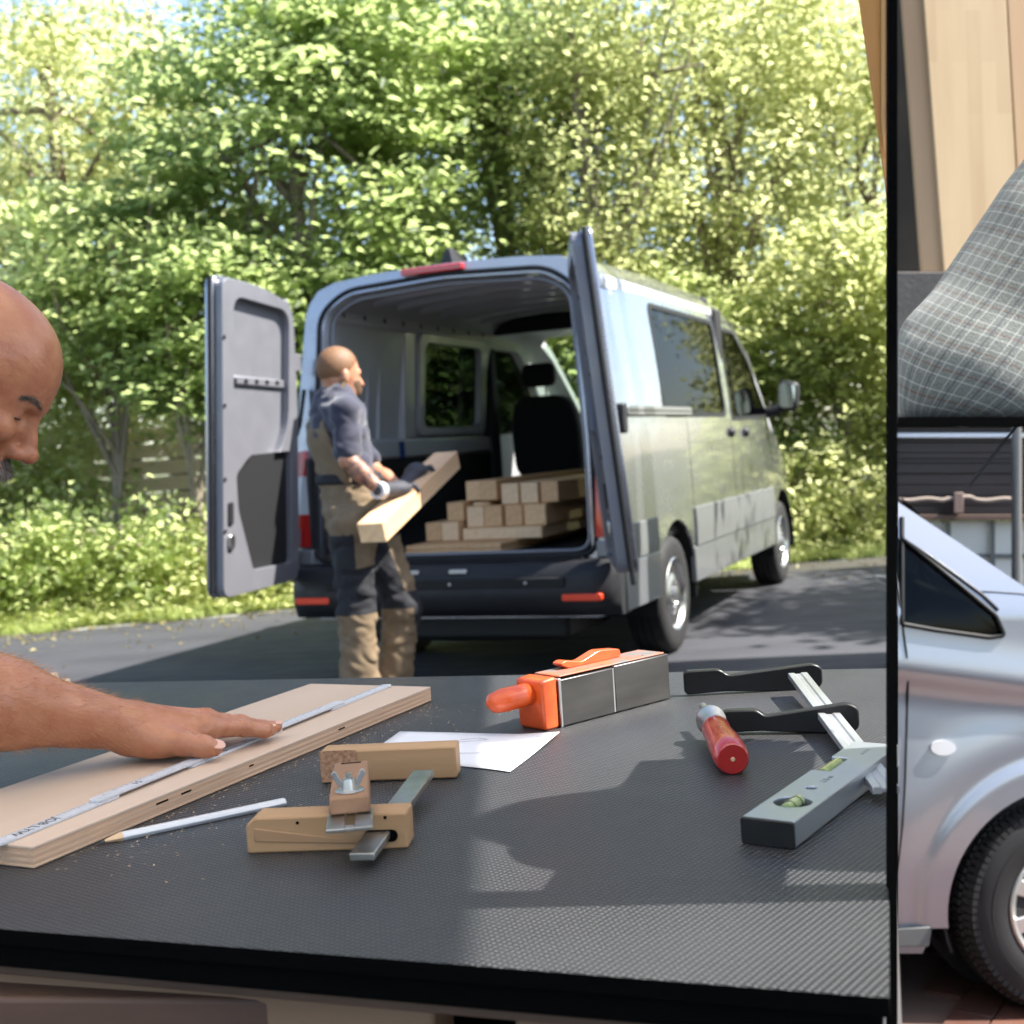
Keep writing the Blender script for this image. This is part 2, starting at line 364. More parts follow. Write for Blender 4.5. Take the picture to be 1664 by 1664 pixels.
tree('back_alder_tree', 'far tree beyond the fence at the open end of the bank', at_verge(-5.6, 9.0), 7.0, .15,
     [B(-.4, 0, 4.6, 2.4, 1.3, 1.7), B(.6, 0, 2.6, 2.4, 1.2, 1.2)], 150, 50, .13, M['leaf_shrub'], .6, .4, group=TG)
TALL = [(-1.2, 1.8, 1.1, 2.9, 'leaf_maple', 'tall maple thicket right of the big maple stem'), (.2, 2.1, 1.0, 3.0, 'leaf_shrub', 'tall thicket behind the van roof aerial'),
        (1.7, 2.0, 1.1, 3.1, 'leaf_shrub', 'tall pale thicket over the open right van door'), (2.7, 1.8, .9, 2.8, 'leaf_shrub', 'tall thicket behind the van side windows'), (4.6, 1.7, 1.0, 3.1, 'leaf_vine', 'tall vine-hung thicket below the wooden brace'), (-5.2, 2.6, 1.3, 2.6, 'leaf_yellow', 'tall pale thicket before the plank fence end')]
for x, dy, rx, h, lm, lab in TALL:
    tree('tall_thicket', lab, at_verge(x, dy, .1), h * .8, .035, [B(0, 0, h * .55, rx, .6, h * .45), B(.2, -.2, h * .3, rx * .8, .5, h * .25)],
         int(85 * rx * h / 1.6), 52, .10, M[lm], .34, .2, cat='shrub', group=TG, limbs=10, spread=.8)
for x, y, lab in ((9.5, 6.2, 'leafy tree shading the road beyond the yard'), (7.7, 8.2, 'leafy tree shading the van from beside the yard'), (8.8, 11.2, 'leafy tree where the bank meets the yard')):
    tree('added_shade_tree', lab, (x, y, 0), 5.5, .13, [B(0, 0, 3.6, 1.7, 1.7, 2.4), B(.2, .3, 5.4, 1.5, 1.5, 1.3)], 190, 60, .15, M['leaf_maple'], .55, .25, group=TG)  # added out of view to shade the van side and fill its reflections
tree('back_ash_tree', 'far hazy pale tree closing the sky gap at the open end of the bank', at_verge(-4.6, 7.5), 7.5, .14, [B(-.6, 0, 5.6, 1.9, 1.2, 2.2), B(-2.2, 0, 4.4, 1.8, 1.2, 2.4), B(.6, 0, 3.6, 1.6, 1, 1.6)], 230, 55, .12, M['leaf_yellow'], .5, .35, group=TG)
SH = [(-5.2, .9, .75, 1.15, 'leaf_yellow', 'bright low shrub at the foot of the pale tall tree'), (-4.3, .75, .7, .95, 'leaf_shrub', 'pale low shrub under the slender maple'),
      (-3.5, .8, .65, 1.0, 'leaf_shrub', 'leafy shrub crowding the gravel edge by the saplings'), (-2.6, .7, .6, .85, 'leaf_yellow', 'sunny low shrub below the open left van door'),
      (-1.7, .95, .75, 1.25, 'leaf_shrub', 'bushy shrub seen between the open door and the van'), (-.6, 1.2, .8, 1.5, 'leaf_shrub', 'shrub hidden behind the van with its top over the roof'),
      (.6, 1.3, .8, 1.7, 'leaf_vine', 'shrub behind the van seen through its cab'), (1.8, 1.2, .8, 1.7, 'leaf_shrub', 'shrub behind the van windscreen'),
      (2.9, .9, .65, 1.2, 'leaf_yellow', 'bright shrub beside the van mirror'), (3.7, .7, .6, .85, 'leaf_yellow', 'sunlit low shrub by the front wheel of the van'),
      (4.5, .9, .7, 1.2, 'leaf_vine', 'leafy low shrub beside the black partition')]
for x, dy, rx, h, lm, lab in SH:
    tree('roadside_shrub', lab, at_verge(x, dy, .05), h * .7, .022, [B(0, 0, h * .52, rx, .5, h * .48), B(random.uniform(-.3, .3), -.15, h * .3, rx * .9, .45, h * .3)],
         int(70 * rx * h / .7), 46, .085, M[lm], .28, .18, cat='shrub', group=TG, limbs=8, spread=.9)
# ground cover and grass on the bank
n = 15000; x = RNG.uniform(-7, 6, n); dy = np.abs(RNG.normal(0, .55, n)) + .02
yy = va.y + vdir.y * (x - va.x) + dy; hh = np.minimum(.06 + .55 * dy, .42) * RNG.uniform(.2, 1, n)
V, F = leaf_mesh(np.stack([x, yy, hh + .03], 1), np.array([0, -.3, 1]) + RNG.normal(size=(n, 3)) * .45, .075)
tag(np_mesh('ground_cover', V, F, M['leaf_yellow'], smooth=0), 'bright leafy ground cover spilling down the roadside bank', 'ground cover', kind='stuff')
n = 26000; x = RNG.uniform(-7, 6, n); dy = np.abs(RNG.normal(0, .22, n)) + .0
yy = va.y + vdir.y * (x - va.x) + dy + .05 * np.sin(x * 5) ; h = RNG.uniform(.05, .16, n); a = RNG.uniform(0, 6.28, n); lean = RNG.normal(0, .05, (n, 2))
b0 = np.stack([x - .004 * np.cos(a), yy - .004 * np.sin(a), x * 0 + .0], 1); b1 = np.stack([x + .004 * np.cos(a), yy + .004 * np.sin(a), x * 0], 1)
tp = np.stack([x + lean[:, 0], yy + lean[:, 1], h], 1); V = np.stack([b0, b1, tp], 1).reshape(-1, 3)
tag(np_mesh('grass', V, np.arange(3 * n).reshape(-1, 3), M['leaf_shrub'], smooth=0), 'short grass along the edge of the road', 'grass', kind='stuff')
# pale fence catching the sun beyond the shrubs
M['fence'] = wood('fence_wood', (.80, .70, .58), (.66, .55, .43), 8, 0)
p0 = Vector((-5.9, 13.9, .3)); t = thing('plank_fence', 'pale plank fence glimpsed through the shrubs', 'fence', p0, rad(42))
for k in range(5):
    MB().box(0, 5.6, 0, .03, .55 + k * .2, .55 + k * .2 + .165).build('plank', M['fence'], t, bevel=.004)
for k in range(4):
    MB().box(.1 + k * 1.75, .2 + k * 1.75, .031, .13, -.2, 1.75).build('post', M['fence'], t, bevel=.005)

# fallen leaves and grit on the road near the bank
n = 900; x = RNG.uniform(-6, 5, n); dy = -np.abs(RNG.exponential(.45, n)); yy = va.y + vdir.y * (x - va.x) + dy
V, F = leaf_mesh(np.stack([x, yy, x * 0 + .012], 1), np.array([0, 0, 1]) + RNG.normal(size=(n, 3)) * .22, .05)
tag(np_mesh('leaf_litter', V, F, leafmat('dry_leaf', (.16, .12, .05), (.28, .24, .10), (.3, .25, .1), .2), smooth=0), 'dry fallen leaves scattered along the road edge', 'leaf litter', kind='stuff')

# ------------------------------------------------------------------ the silver van with open rear doors
M['silver'] = mat('silver_paint', (.29, .295, .345), .25, .85, coat=1.0, bump=(900, .03, .0005), rvar=.05)
M['silver_in'] = mat('inner_paint', (.20, .20, .22), .42, .3, coat=.4, rvar=.1)
M['wall_in'] = mat('cargo_wall_paint', (.55, .55, .57), .42, .2, coat=.4, rvar=.1)
M['clad'] = mat('grey_cladding', (.12, .125, .12), .55, 0, bump=(700, .1, .0006), rvar=.08)
M['sillp'] = mat('sill_paint', (.25, .255, .27), .38, .6, coat=.5)
M['plastic'] = mat('black_plastic', (.013, .013, .015), .55, 0, bump=(500, .15, .0006), rvar=.1)
M['rubber'] = mat('rubber', (.006, .006, .006), .6)
M['tyre'] = mat('tyre_rubber', (.014, .013, .013), .75, bump=(120, .3, .002), rvar=.12)
M['steel'] = mat('steel', (.50, .50, .50), .32, 1.0, rvar=.12, bump=(60, .05, .001))
M['darkin'] = mat('dark_trim', (.010, .010, .011), .7)
M['fabric'] = mat('seat_fabric', (.010, .010, .011), .9, bump=(300, .3, .002), sheen=.2)
M['red_lens'] = mat('red_lens', (.50, .012, .010), .15, coat=1.0, rvar=.05)
M['orange_lens'] = mat('orange_red_lens', (.85, .06, .015), .25, coat=.8)
M['white_lens'] = mat('white_lens', (.62, .62, .64), .15, coat=1.0)
M['tint'] = glass('tinted_glass', (.20, .24, .22), .02, .35)
M['clear'] = glass('clear_glass', (.78, .86, .80), .02, .10)
M['blue'] = mat('blue_label', (.01, .04, .22), .5)
M['mirror'] = mat('mirror_glass', (.85, .9, .87), .03, 1.0)
van = thing('panel_van', 'silver panel van with both rear doors open and timber inside', 'van', (-.3584, 7.0535, 0), -.3947)
def interp(x, ks):
    for (a, b), (c, d) in zip(ks, ks[1:]):
        if x <= c: t = max(0, (x - a) / (c - a)); t = t * t * (3 - 2 * t) * .35 + t * .65; return b + (d - b) * t
    return ks[-1][1]
ZB = .37
def vW(y): return interp(y, [(0, .982), (.35, .998), (3.8, 1.0), (4.6, .985), (5.15, .93), (5.4, .82), (5.52, .6)])
def vZ(y): return interp(y, [(0, 2.335), (.5, 2.36), (1.5, 2.375), (2.6, 2.365), (3.1, 2.34), (3.5, 2.26), (3.75, 2.15), (4.0, 1.98), (4.3, 1.76), (4.6, 1.52), (4.78, 1.38), (4.95, 1.29), (5.2, 1.19), (5.4, 1.03), (5.52, .8)])
def lean(y, z): return .08 * max(z - .6, 0) * max(0, 1 - y / .9)
PR = [(.14, 0), (.05, .015), (.015, .07)]
PU = [(0, .60), (-.004, .72), (0, .84), (.003, 1.0), (.008, 1.2), (.016, 1.40), (.034, 1.6), (.056, 1.8), (.08, 2.0), (.092, 2.09), (.103, 2.15), (.13, 2.21), (.185, 2.275), (.29, 2.312), (.5, 2.333), (.75, 2.342)]
def side_x(y, z):
    for (a, b), (c, d) in zip(PU, PU[1:]):
        if z <= d: return vW(y) - (a + (c - a) * max(0, (z - b)) / (d - b))
    return vW(y) - .2
def vring(y, ins=0.0, zb=ZB):
    W = vW(y) - ins; zr = vZ(y) - ins; zl = min(1.0, zr - .22); h = []
    h.append((0, zb))
    for a, b in PR: h.append((W - a, zb + b))
    for a, b in PU:
        z = b if b <= zl else zl + (b - zl) * (zr - zl) / (2.345 - zl)
        if zl < .84 and b <= .84 and b > zl: z = b
        h.append((max(W - a * (1 + ins * 2), .02 * 1), max(z, zb + .1)))
    h.append((0, zr))
    return h + [(-x, z) for x, z in reversed(h[1:-1])]
def loft(ys, ins=0, zb=ZB, dolean=True):
    mb = MB(); rings = []
    for y in ys:
        r = vring(y, ins, zb); rings.append([(x, y + (lean(y, z) if dolean else 0), z) for x, z in r])
    n = len(rings[0])
    for r in rings: mb.v += [Vector(p) for p in r]
    for i in range(len(rings) - 1):
        for k in range(n):
            a = i * n + k; b = i * n + (k + 1) % n; mb.f.append((a, b, b + n, a + n))
    mb.f.append(tuple(reversed(range(n)))); mb.f.append(tuple((len(rings) - 1) * n + k for k in range(n)))
    return mb
def bcut(o, mb, op='DIFFERENCE'):
    c = mb.build('cutter', M['black'], smooth=0); c.matrix_world = o.matrix_world if o.parent is None else Matrix.Identity(4)
    md = o.modifiers.new('b', 'BOOLEAN'); md.object = c; md.operation = op; md.solver = 'EXACT'
    dg = bpy.context.evaluated_depsgraph_get(); me = bpy.data.meshes.new_from_object(o.evaluated_get(dg))
    o.modifiers.clear(); old = o.data; o.data = me; bpy.data.meshes.remove(old)
    cm = c.data; bpy.data.objects.remove(c); bpy.data.meshes.remove(cm)
ys = [0, .06, .2, .4, .7, 1.0, 1.4, 1.8, 2.2, 2.6, 2.9, 3.1, 3.3, 3.5, 3.65, 3.8, 4.0, 4.15, 4.3, 4.45, 4.6, 4.7, 4.78, 4.86, 4.95, 5.07, 5.2, 5.3, 5.4, 5.47, 5.52]
body = loft(ys).build('body_shell', M['silver'], None, smooth=0)
inner = loft([.16, .4, .7, 1.0, 1.4, 1.8, 2.2, 2.6, 2.9, 3.1, 3.3, 3.5, 3.65, 3.8, 4.0, 4.15, 4.3, 4.45], .055, .69)
bcut(body, inner)
bcut(body, MB().prism(rpoly([(-.83, .68), (.83, .68), (.815, 1.3), (.76, 2.13), (.60, 2.225), (0, 2.255), (-.60, 2.225), (-.76, 2.13), (-.815, 1.3)], .06), -.5, .6, 'y'))
WIN = rrect(1.04, 2.62, 1.43, 2.09, .07)
FWIN = rpoly([(2.82, 1.40), (2.80, 2.06), (3.28, 2.06), (3.62, 1.86), (4.12, 1.42)], .05)
WINL = rrect(1.50, 2.62, 1.43, 2.09, .07)
for sgn in (1, -1):
    bcut(body, MB().prism(WIN if sgn > 0 else WINL, sgn * .7, sgn * 1.3, 'x')); bcut(body, MB().prism(FWIN, sgn * .55, sgn * 1.3, 'x'))
    for yc in (1.09, 4.55):
        bcut(body, MB().lathe([(sgn * .55, .44), (sgn * 1.3, .44)], 40, (0, yc, .36)))
bcut(body, MB().prism([(3.5, 2.16), (4.62, 1.36), (4.9, 1.62), (3.8, 2.5)], -.74, .74, 'x'))
me = body.data
me.polygons.foreach_set('use_smooth', np.ones(len(me.polygons), bool)); me.set_sharp_from_angle(angle=rad(28)); body.parent = van
me.materials.append(M['wall_in'])
for p_ in me.polygons:
    c = p_.center
    if .13 < c.y < 4.42 and c.z > .685 and abs(c.x) < side_x(c.y, c.z) - .03 and c.z < vZ(c.y) - .03 and abs(c.x) < vW(c.y) - .035: p_.material_index = 1
wm = body.modifiers.new('wn', 'WEIGHTED_NORMAL'); wm.keep_sharp = True; wm.weight = 80
# surfaces that follow the side of the van
def side_strip(name, m, y0, y1, zlo, zhi, off, sgn, n=14, th=.03, bev=.004):
    mb = MB(); zs = [zlo + (zhi - zlo) * k / 4 for k in range(5)]; idx = []
    for i in range(n + 1):
        y = y0 + (y1 - y0) * i / n; row = [(sgn * (side_x(y, z) + off), y + lean(y, z), z) for z in zs] + [(sgn * (side_x(y, z) - th), y + lean(y, z), z) for z in reversed(zs)]
        idx.append(len(mb.v)); mb.v += [Vector(p) for p in row]
    k = 10
    for i in range(n):
        for j in range(k):
            a = i * k + j; b = i * k + (j + 1) % k; mb.f.append((a, b, b + k, a + k))
    mb.f.append(tuple(range(k))); mb.f.append(tuple(n * k + j for j in reversed(range(k))))
    return mb.build(name, m, van, bevel=bev)
def side_pane(name, m, poly, off, sgn, th=.005, par=None):   # pane set on the curved side
    n = len(poly); mb = MB(); c = (sum(p[0] for p in poly) / n, sum(p[1] for p in poly) / n)
    for o_ in (off, off - th):
        for r in (1, .62, .28):
            for y, z in poly:
                yy = c[0] + (y - c[0]) * r; zz = c[1] + (z - c[1]) * r; mb.v.append(Vector((sgn * (side_x(yy, zz) + o_), yy, zz)))
        mb.v.append(Vector((sgn * (side_x(*c) + o_), *c)))
    st = 3 * n + 1
    for s_ in (0, st):
        for k in range(n):
            j = (k + 1) % n
            for r in (0, 1): mb.f.append((s_ + r * n + k, s_ + r * n + j, s_ + (r + 1) * n + j, s_ + (r + 1) * n + k))
            mb.f.append((s_ + 2 * n + k, s_ + 2 * n + j, s_ + 3 * n))
    for k in range(n): j = (k + 1) % n; mb.f.append((k, j, st + j, st + k))
    return mb.build(name, m, par or van)
def ringpoly(poly, g):
    n = len(poly); c = (sum(p[0] for p in poly) / n, sum(p[1] for p in poly) / n); return [(c[0] + (y - c[0]) * (1 + g / abs(1.0)), c[1] + (z - c[1]) * (1 + g * 1.6)) for y, z in poly]
def side_frame(name, m, poly, gin, gout, off, sgn, th=.012):
    a = ringpoly(poly, gin); b = ringpoly(poly, gout); n = len(poly); mb = MB()
    for o_ in (off, off - th):
        for q in (a, b): mb.v += [Vector((sgn * (side_x(y, z) + o_), y, z)) for y, z in q]
    for k in range(n):
        j = (k + 1) % n
        for s_, t_ in ((0, n), (3 * n, 2 * n), (n, 3 * n), (2 * n, 0)): mb.f.append((s_ + k, s_ + j, t_ + j, t_ + k))
    return mb.build(name, m, van)
for sgn in (1, -1):
    side_strip('cladding', M['clad'], .10, .66, .655, .845, .012, sgn)
    side_strip('cladding', M['clad'], 1.53, 4.11, .60, .845, .012, sgn)
    side_strip('sill_panel', M['sillp'], 1.49, 4.13, .375, .594, .004, sgn)
    side_strip('quarter_panel', M['sillp'], .07, .70, .39, .648, .005, sgn)
    W_ = WIN if sgn > 0 else WINL; side_pane('side_window', M['tint'], W_, -.004, sgn); side_frame('window_frame', M['rubber'], W_, -.03, .028, .005, sgn)
    side_pane('door_window', M['tint'], FWIN, -.004, sgn); side_frame('window_frame', M['rubber'], FWIN, -.03, .025, .005, sgn)
    MB().prism(rrect(.17, 1.52, 1.425, 1.475, .01), sgn * .955, sgn * 1.022, 'x').build('slide_rail', M['sillp'], van, bevel=.004)
    MB().prism(rrect(.19, 1.5, 1.446, 1.454, .002), sgn * 1.0, sgn * 1.0235, 'x').build('rail_slot', M['rubber'], van)
    MB().prism(rrect(.10, .17, 1.33, 1.49, .02), sgn * .95, sgn * 1.018, 'x').build('rail_end_cap', M['plastic'], van, bevel=.006)
    for yy, zz in ((2.72, 1.305), (3.2, 1.30)):
        MB().lathe([(sgn * .975, .034), (sgn * 1.0, .036), (sgn * 1.012, .028), (sgn * 1.02, .01)], 16, (0, yy, zz)).build('door_handle', M['plastic'], van)
    for yy, za, zb_ in ((1.53, .855, 1.42), (3.0, .855, 2.12), (2.75, .855, 1.40)):
        side_strip('door_seam', M['rubber'], yy - .004, yy + .004, za, zb_, .0012, sgn, n=1, th=.006, bev=0)
    side_strip('belt_crease', M['rubber'], .12, 4.0, 2.118, 2.126, .0015, sgn, th=.004, bev=0)
    # wheel arches and wheels
    for yc in (1.09, 4.55):
        mb = MB(); n = 22
        for r0, xx in ((.438, sgn * .985), (.438, sgn * .56), (.452, sgn * .56), (.452, sgn * .985)):
            for k in range(n + 1):
                a = math.pi * (-.06 + 1.12 * k / n); mb.v.append(Vector((xx, yc + r0 * math.cos(a), .36 + r0 * math.sin(a))))
        N1 = n + 1
        for a_, b_ in ((0, 1), (1, 2), (2, 3), (3, 0)):
            for k in range(n): mb.f.append((a_ * N1 + k, a_ * N1 + k + 1, b_ * N1 + k + 1, b_ * N1 + k))
        mb.build('wheel_arch_liner', M['rubber'], van)
        wh = bpy.data.objects.new('wheel', None); COL.objects.link(wh); wh.parent = van; wh.location = (sgn * .86, yc, .352)
        s = sgn
        mb = MB().lathe([(-s * .11, .22), (-s * .115, .30), (-s * .105, .336), (-s * .085, .350), (-s * .06, .354), (-s * .058, .346), (-s * .048, .346), (-s * .046, .354), (-s * .016, .354), (-s * .014, .346), (-s * .004, .346), (-s * .002, .354), (s * .03, .354), (s * .032, .346), (s * .042, .346), (s * .044, .354),
                         (s * .085, .350), (s * .105, .336), (s * .118, .29), (s * .112, .225), (s * .09, .21)], 44)
        mb.build('tyre', M['tyre'], wh, smooth=50)
        MB().lathe([(s * .02, .218), (s * .108, .222), (s * .115, .214), (s * .100, .196), (s * .075, .185), (s * .07, .17), (s * .092, .12), (s * .10, .085), (s * .085, .075), (s * .09, .055), (s * .115, .05), (s * .12, .02)], 36).build('rim', M['steel'], wh, smooth=40)
        for k in range(10):
            a = 2 * math.pi * k / 10; MB().lathe([(s * .074, .020), (s * .0835, .018)], 10, (0, .158 * math.cos(a), .158 * math.sin(a))).build('rim_slot', M['rubber'], wh)
        for k in range(6):
            a = 2 * math.pi * k / 6; MB().lathe([(s * .08, .011), (s * .104, .009)], 6, (0, .082 * math.cos(a), .082 * math.sin(a))).build('wheel_nut', M['steel'], wh)
    # mirrors
    m_ = MB().prism(rpoly([(1.06, 1.46), (1.22, 1.45), (1.24, 1.68), (1.08, 1.71)], .05), 4.14, 4.26, 'y')
    for v in m_.v: v.x *= sgn
    mh = m_.build('door_mirror', M['plastic'], van, bevel=.03, seg=3)
    g_ = MB().prism(rpoly([(1.085, 1.485), (1.20, 1.475), (1.217, 1.66), (1.10, 1.685)], .03), 4.128, 4.141, 'y')
    for v in g_.v: v.x *= sgn
    g_.build('mirror_glass', M['mirror'], mh)
    MB().tube([(sgn * .90, 4.2, 1.44), (sgn * 1.06, 4.2, 1.47), (sgn * 1.12, 4.2, 1.53)], [.05, .045, .04], 10).build('mirror_arm', M['plastic'], mh)
    # rear lamps
    lp = MB(); q = rpoly([(.852, .79), (.985, .79), (.982, 1.05), (.968, 1.34), (.90, 1.35), (.862, 1.1)], .012)
    for t_ in (0, 1):
        for x, z in q: lp.v.append(Vector((sgn * x, -.018 + lean(0, z) + .16 * t_, z)))
    n = len(q); lp.f = [tuple(range(n)), tuple(reversed(range(n, 2 * n)))] + [(k, (k + 1) % n, n + (k + 1) % n, n + k) for k in range(n)]
    la = lp.build('tail_lamp', M['red_lens'], van, bevel=.006)
    wl_ = MB(); q = [(.885, .98), (.958, .98), (.955, 1.2), (.90, 1.2)]
    for t_ in (0, 1):
        for x, z in q: wl_.v.append(Vector((sgn * x, -.021 + lean(0, z) + .02 * t_, z)))
    wl_.f = [(0, 1, 2, 3), (7, 6, 5, 4)] + [(k, (k + 1) % 4, 4 + (k + 1) % 4, 4 + k) for k in range(4)]
    wl_.build('reversing_lens', M['white_lens'], la)
    MB().prism(rrect(.86, .985, .685, .775, .01), -.02, .12, 'y').build('corner_cap', M['sillp'], van, bevel=.01) if sgn > 0 else MB().prism(rrect(-.985, -.86, .685, .775, .01), -.02, .12, 'y').build('corner_cap', M['sillp'], van, bevel=.01)
    MB().prism(rrect(min(sgn * .70, sgn * .92), max(sgn * .70, sgn * .92), .475, .512, .012), -.152, -.12, 'y').build('reflector', M['orange_lens'], van, bevel=.004)
# rear bumper with step
mb = MB(); sec = [(.14, .385), (-.06, .385), (-.11, .42), (-.145, .46), (-.15, .53), (-.135, .60), (-.10, .665), (-.07, .683), (.10, .683)]
xs = [-.99, -.95, -.85, -.6, 0, .6, .85, .95, .99]
for x in xs:
    k = {.99: .35, .95: .72, .85: .93}.get(abs(x), 1.0)
    mb.v += [Vector((x, y * k if y < 0 else y, z)) for y, z in sec]
n = len(sec)
for i in range(len(xs) - 1):
    for j in range(n):
        a = i * n + j; b = i * n + (j + 1) % n; mb.f.append((a, b, b + n, a + n))
mb.f.append(tuple(range(n))); mb.f.append(tuple((len(xs) - 1) * n + j for j in reversed(range(n))))
bp = mb.build('rear_bumper', M['plastic'], van, smooth=40)
MB().box(-.72, .72, -.148, -.128, .545, .60).build('bumper_groove', M['rubber'], bp, bevel=.006)
for x in (-.22, .06, .5): MB().lathe([(-.155, .008), (-.13, .010)], 10, (x, 0, .575), 'y').build('parking_sensor', M['steel'], bp)
for x in (-.19, .10): MB().prism(rrect(x - .055, x + .055, .628, .652, .008), -.125, -.09, 'y').build('striker_plate', M['steel'], bp, bevel=.003)
MB().box(-.80, .80, -.06, .30, .684, .694).build('door_sill', M['darkin'], van, bevel=.004)
MB().box(-.62, .62, .15, 5.2, .22, .37).build('underbody', M['rubber'], van, bevel=.03)
MB().tube([(-.9, 1.09, .34), (.9, 1.09, .34)], .06, 12).build('rear_axle', M['rubber'], van)
MB().prism(rrect(-.5, .25, .20, .40, .05), .25, .7, 'y').build('spare_carrier', M['rubber'], van, bevel=.02)
# rubber seal round the opening, brake lamp, aerial
seal = rpoly([(-.855, .70), (.855, .70), (.845, 1.3), (.79, 2.13), (.62, 2.25), (0, 2.28), (-.62, 2.25), (-.79, 2.13), (-.845, 1.3)], .09, 5)
MB().tube([(x, lean(0, z) - .002, z) for x, z in seal + [seal[0]]], .014, 8, False).build('door_seal', M['rubber'], van, smooth=180)
lip = rpoly([(-.80, .72), (.80, .72), (.79, 1.3), (.735, 2.11), (.585, 2.20), (0, 2.23), (-.585, 2.20), (-.735, 2.11), (-.79, 1.3)], .09, 5)
MB().tube([(x, lean(0, z) + .06, z) for x, z in lip + [lip[0]]], .012, 8, False).build('inner_lip', M['silver_in'], van, smooth=180)
mb = MB(); mb.prism(rrect(-.24, .14, 2.288, 2.325, .01), .10, .17, 'y'); mb.build('brake_lamp', M['red_lens'], van, bevel=.006)
mb = MB(); mb.prism(rpoly([(.22, 2.335), (.46, 2.335), (.40, 2.385), (.31, 2.44), (.26, 2.44)], .02), -.05, .03, 'x')
for v in mb.v:
    if v.z > 2.4: v.x = (v.x + .01) * .4 - .01
mb.build('roof_aerial', M['plastic'], van, bevel=.01)
# windscreen
ws = MB(); pts = []
for i in range(7):
    y = 3.68 + (4.74 - 3.68) * i / 6
    for k in range(9):
        x = -.80 + 1.6 * k / 8; pts.append((x, y + .03 - .10 * (x / .8) ** 2, vZ(y) - .012 - .05 * (x / .8) ** 2))
ws.v = [Vector(p) for p in pts] + [Vector((p[0], p[1], p[2] - .006)) for p in pts]
for o_ in (0, 63):
    for i in range(6):
        for k in range(8): a = o_ + i * 9 + k; ws.f.append((a, a + 1, a + 10, a + 9))
ws.build('windscreen', M['clear'], van, smooth=180)
# inside the cargo bay
MB().box(-.93, .93, .17, 4.3, .692, .705).build('cargo_floor', M['darkin'], van)
for sgn in (1, -1):
    def ib(a, b, y0, y1, z0, z1, nm, m, bev=.01):
        return MB().box(min(sgn * a, sgn * b), max(sgn * a, sgn * b), y0, y1, z0, z1).build(nm, m, van, bevel=bev)
    ib(.885, .945, .30, 2.72, .70, 1.27, 'lower_trim', M['darkin'])
    ib(.875, .945, .25, 2.72, 1.27, 1.40, 'belt_rail', M['wall_in'], .02)
    ib(.80, .90, .25, 2.75, 2.10, 2.20, 'roof_rail', M['wall_in'], .025)
    for k in range(9): MB().lathe([(sgn * .798, .016), (sgn * .81, .016)], 12, (0, .42 + k * .26, 2.15)).build('rail_hole', M['rubber'], van)
    for y0, y1 in ((.34, .42), (1.27, 1.44), (.95, 1.0), (.80, .84)):
        mb = MB(); dx = .0 if y1 - y0 > .07 else .02
        mb.hexa([(sgn * (.885 + dx), y0, 1.39), (sgn * (.885 + dx), y1, 1.39), (sgn * .95, y1, 1.39), (sgn * .95, y0, 1.39), (sgn * (.83 + dx), y0, 2.12), (sgn * (.83 + dx), y1, 2.12), (sgn * .90, y1, 2.12), (sgn * .90, y0, 2.12)])
        mb.build('wall_rib', M['wall_in'], van, bevel=.016, seg=3)
    fr = rrect(1.47, 2.60, 1.42, 2.11, .08); gi = rrect(1.55, 2.50, 1.47, 2.05, .07); n = len(fr); mb = MB()
    for q, o_ in ((fr, 0), (gi, 0), (fr, .045), (gi, .045)):
        mb.v += [Vector((sgn * (.875 + o_ - .09 * (z - 1.4)), y, z)) for y, z in q]
    for k in range(n):
        j = (k + 1) % n
        for a_, b_ in ((0, 1), (1, 3), (3, 2), (2, 0)): mb.f.append((a_ * n + k, a_ * n + j, b_ * n + j, b_ * n + k))
    mb.build('inner_window_frame', M['wall_in'], van, smooth=45)
    ib(.84, .94, 2.70, 2.84, .70, 2.2, 'door_pillar', M['darkin'], .03)
MB().box(-.874, -.870, 1.17, 1.24, 1.27, 1.38).build('blue_label', M['blue'], van)
MB().box(-.86, .86, 2.70, 2.80, 2.16, 2.29).build('roof_bow', M['darkin'], van, bevel=.03)
for k in range(7):
    y = .42 + k * .33; mb = MB(); q = [(y - .07, 0), (y - .035, -.035), (y + .035, -.035), (y + .07, 0)]; xs = [-.78, -.6, -.3, 0, .3, .6, .78]
    for x in xs: mb.v += [Vector((x, a, 2.302 - .05 * (x / .8) ** 2 + b)) for a, b in q]
    for i in range(6):
        for j in range(4): a = i * 4 + j; b = i * 4 + (j + 1) % 4; mb.f.append((a, b, b + 4, a + 4))
    mb.f.append((0, 1, 2, 3)); mb.f.append((27, 26, 25, 24)); mb.build('roof_rib', M['wall_in'], van, smooth=40)
for xc, wd in ((-.52, .27), (.30, .27), (.62, .2)):
    st = bpy.data.objects.new('seat', None); COL.objects.link(st); st.parent = van; st.location = (xc, 3.0, .7)
    mb = MB(); q = rpoly([(-wd, .35), (wd, .35), (wd * 1.02, .75), (wd * .8, .98), (-wd * .8, .98), (-wd * 1.02, .75)], .12); n = len(q)
    for t_, sc in ((-.05, .9), (-.02, 1), (.08, 1), (.11, .92)): mb.v += [Vector((x * sc, t_ - .12 * (z - .35), z)) for x, z in q]
    for r in range(3):
        for k in range(n): j = (k + 1) % n; mb.f.append((r * n + k, r * n + j, (r + 1) * n + j, (r + 1) * n + k))
    mb.f.append(tuple(range(n))); mb.f.append(tuple(reversed(range(3 * n, 4 * n)))); mb.build('backrest', M['fabric'], st, smooth=60)
    MB().prism(rrect(-.13, .13, 1.05, 1.23, .05), -.16, -.06, 'y').build('headrest', M['fabric'], st, bevel=.03, seg=3)
    for x in (-.05, .05): MB().tube([(x, -.10, .94), (x, -.11, 1.08)], .008, 8).build('headrest_post', M['steel'], st)
    MB().box(-wd, wd, 0, .5, -.0, .37).build('seat_base', M['fabric'], st, bevel=.06, seg=3)
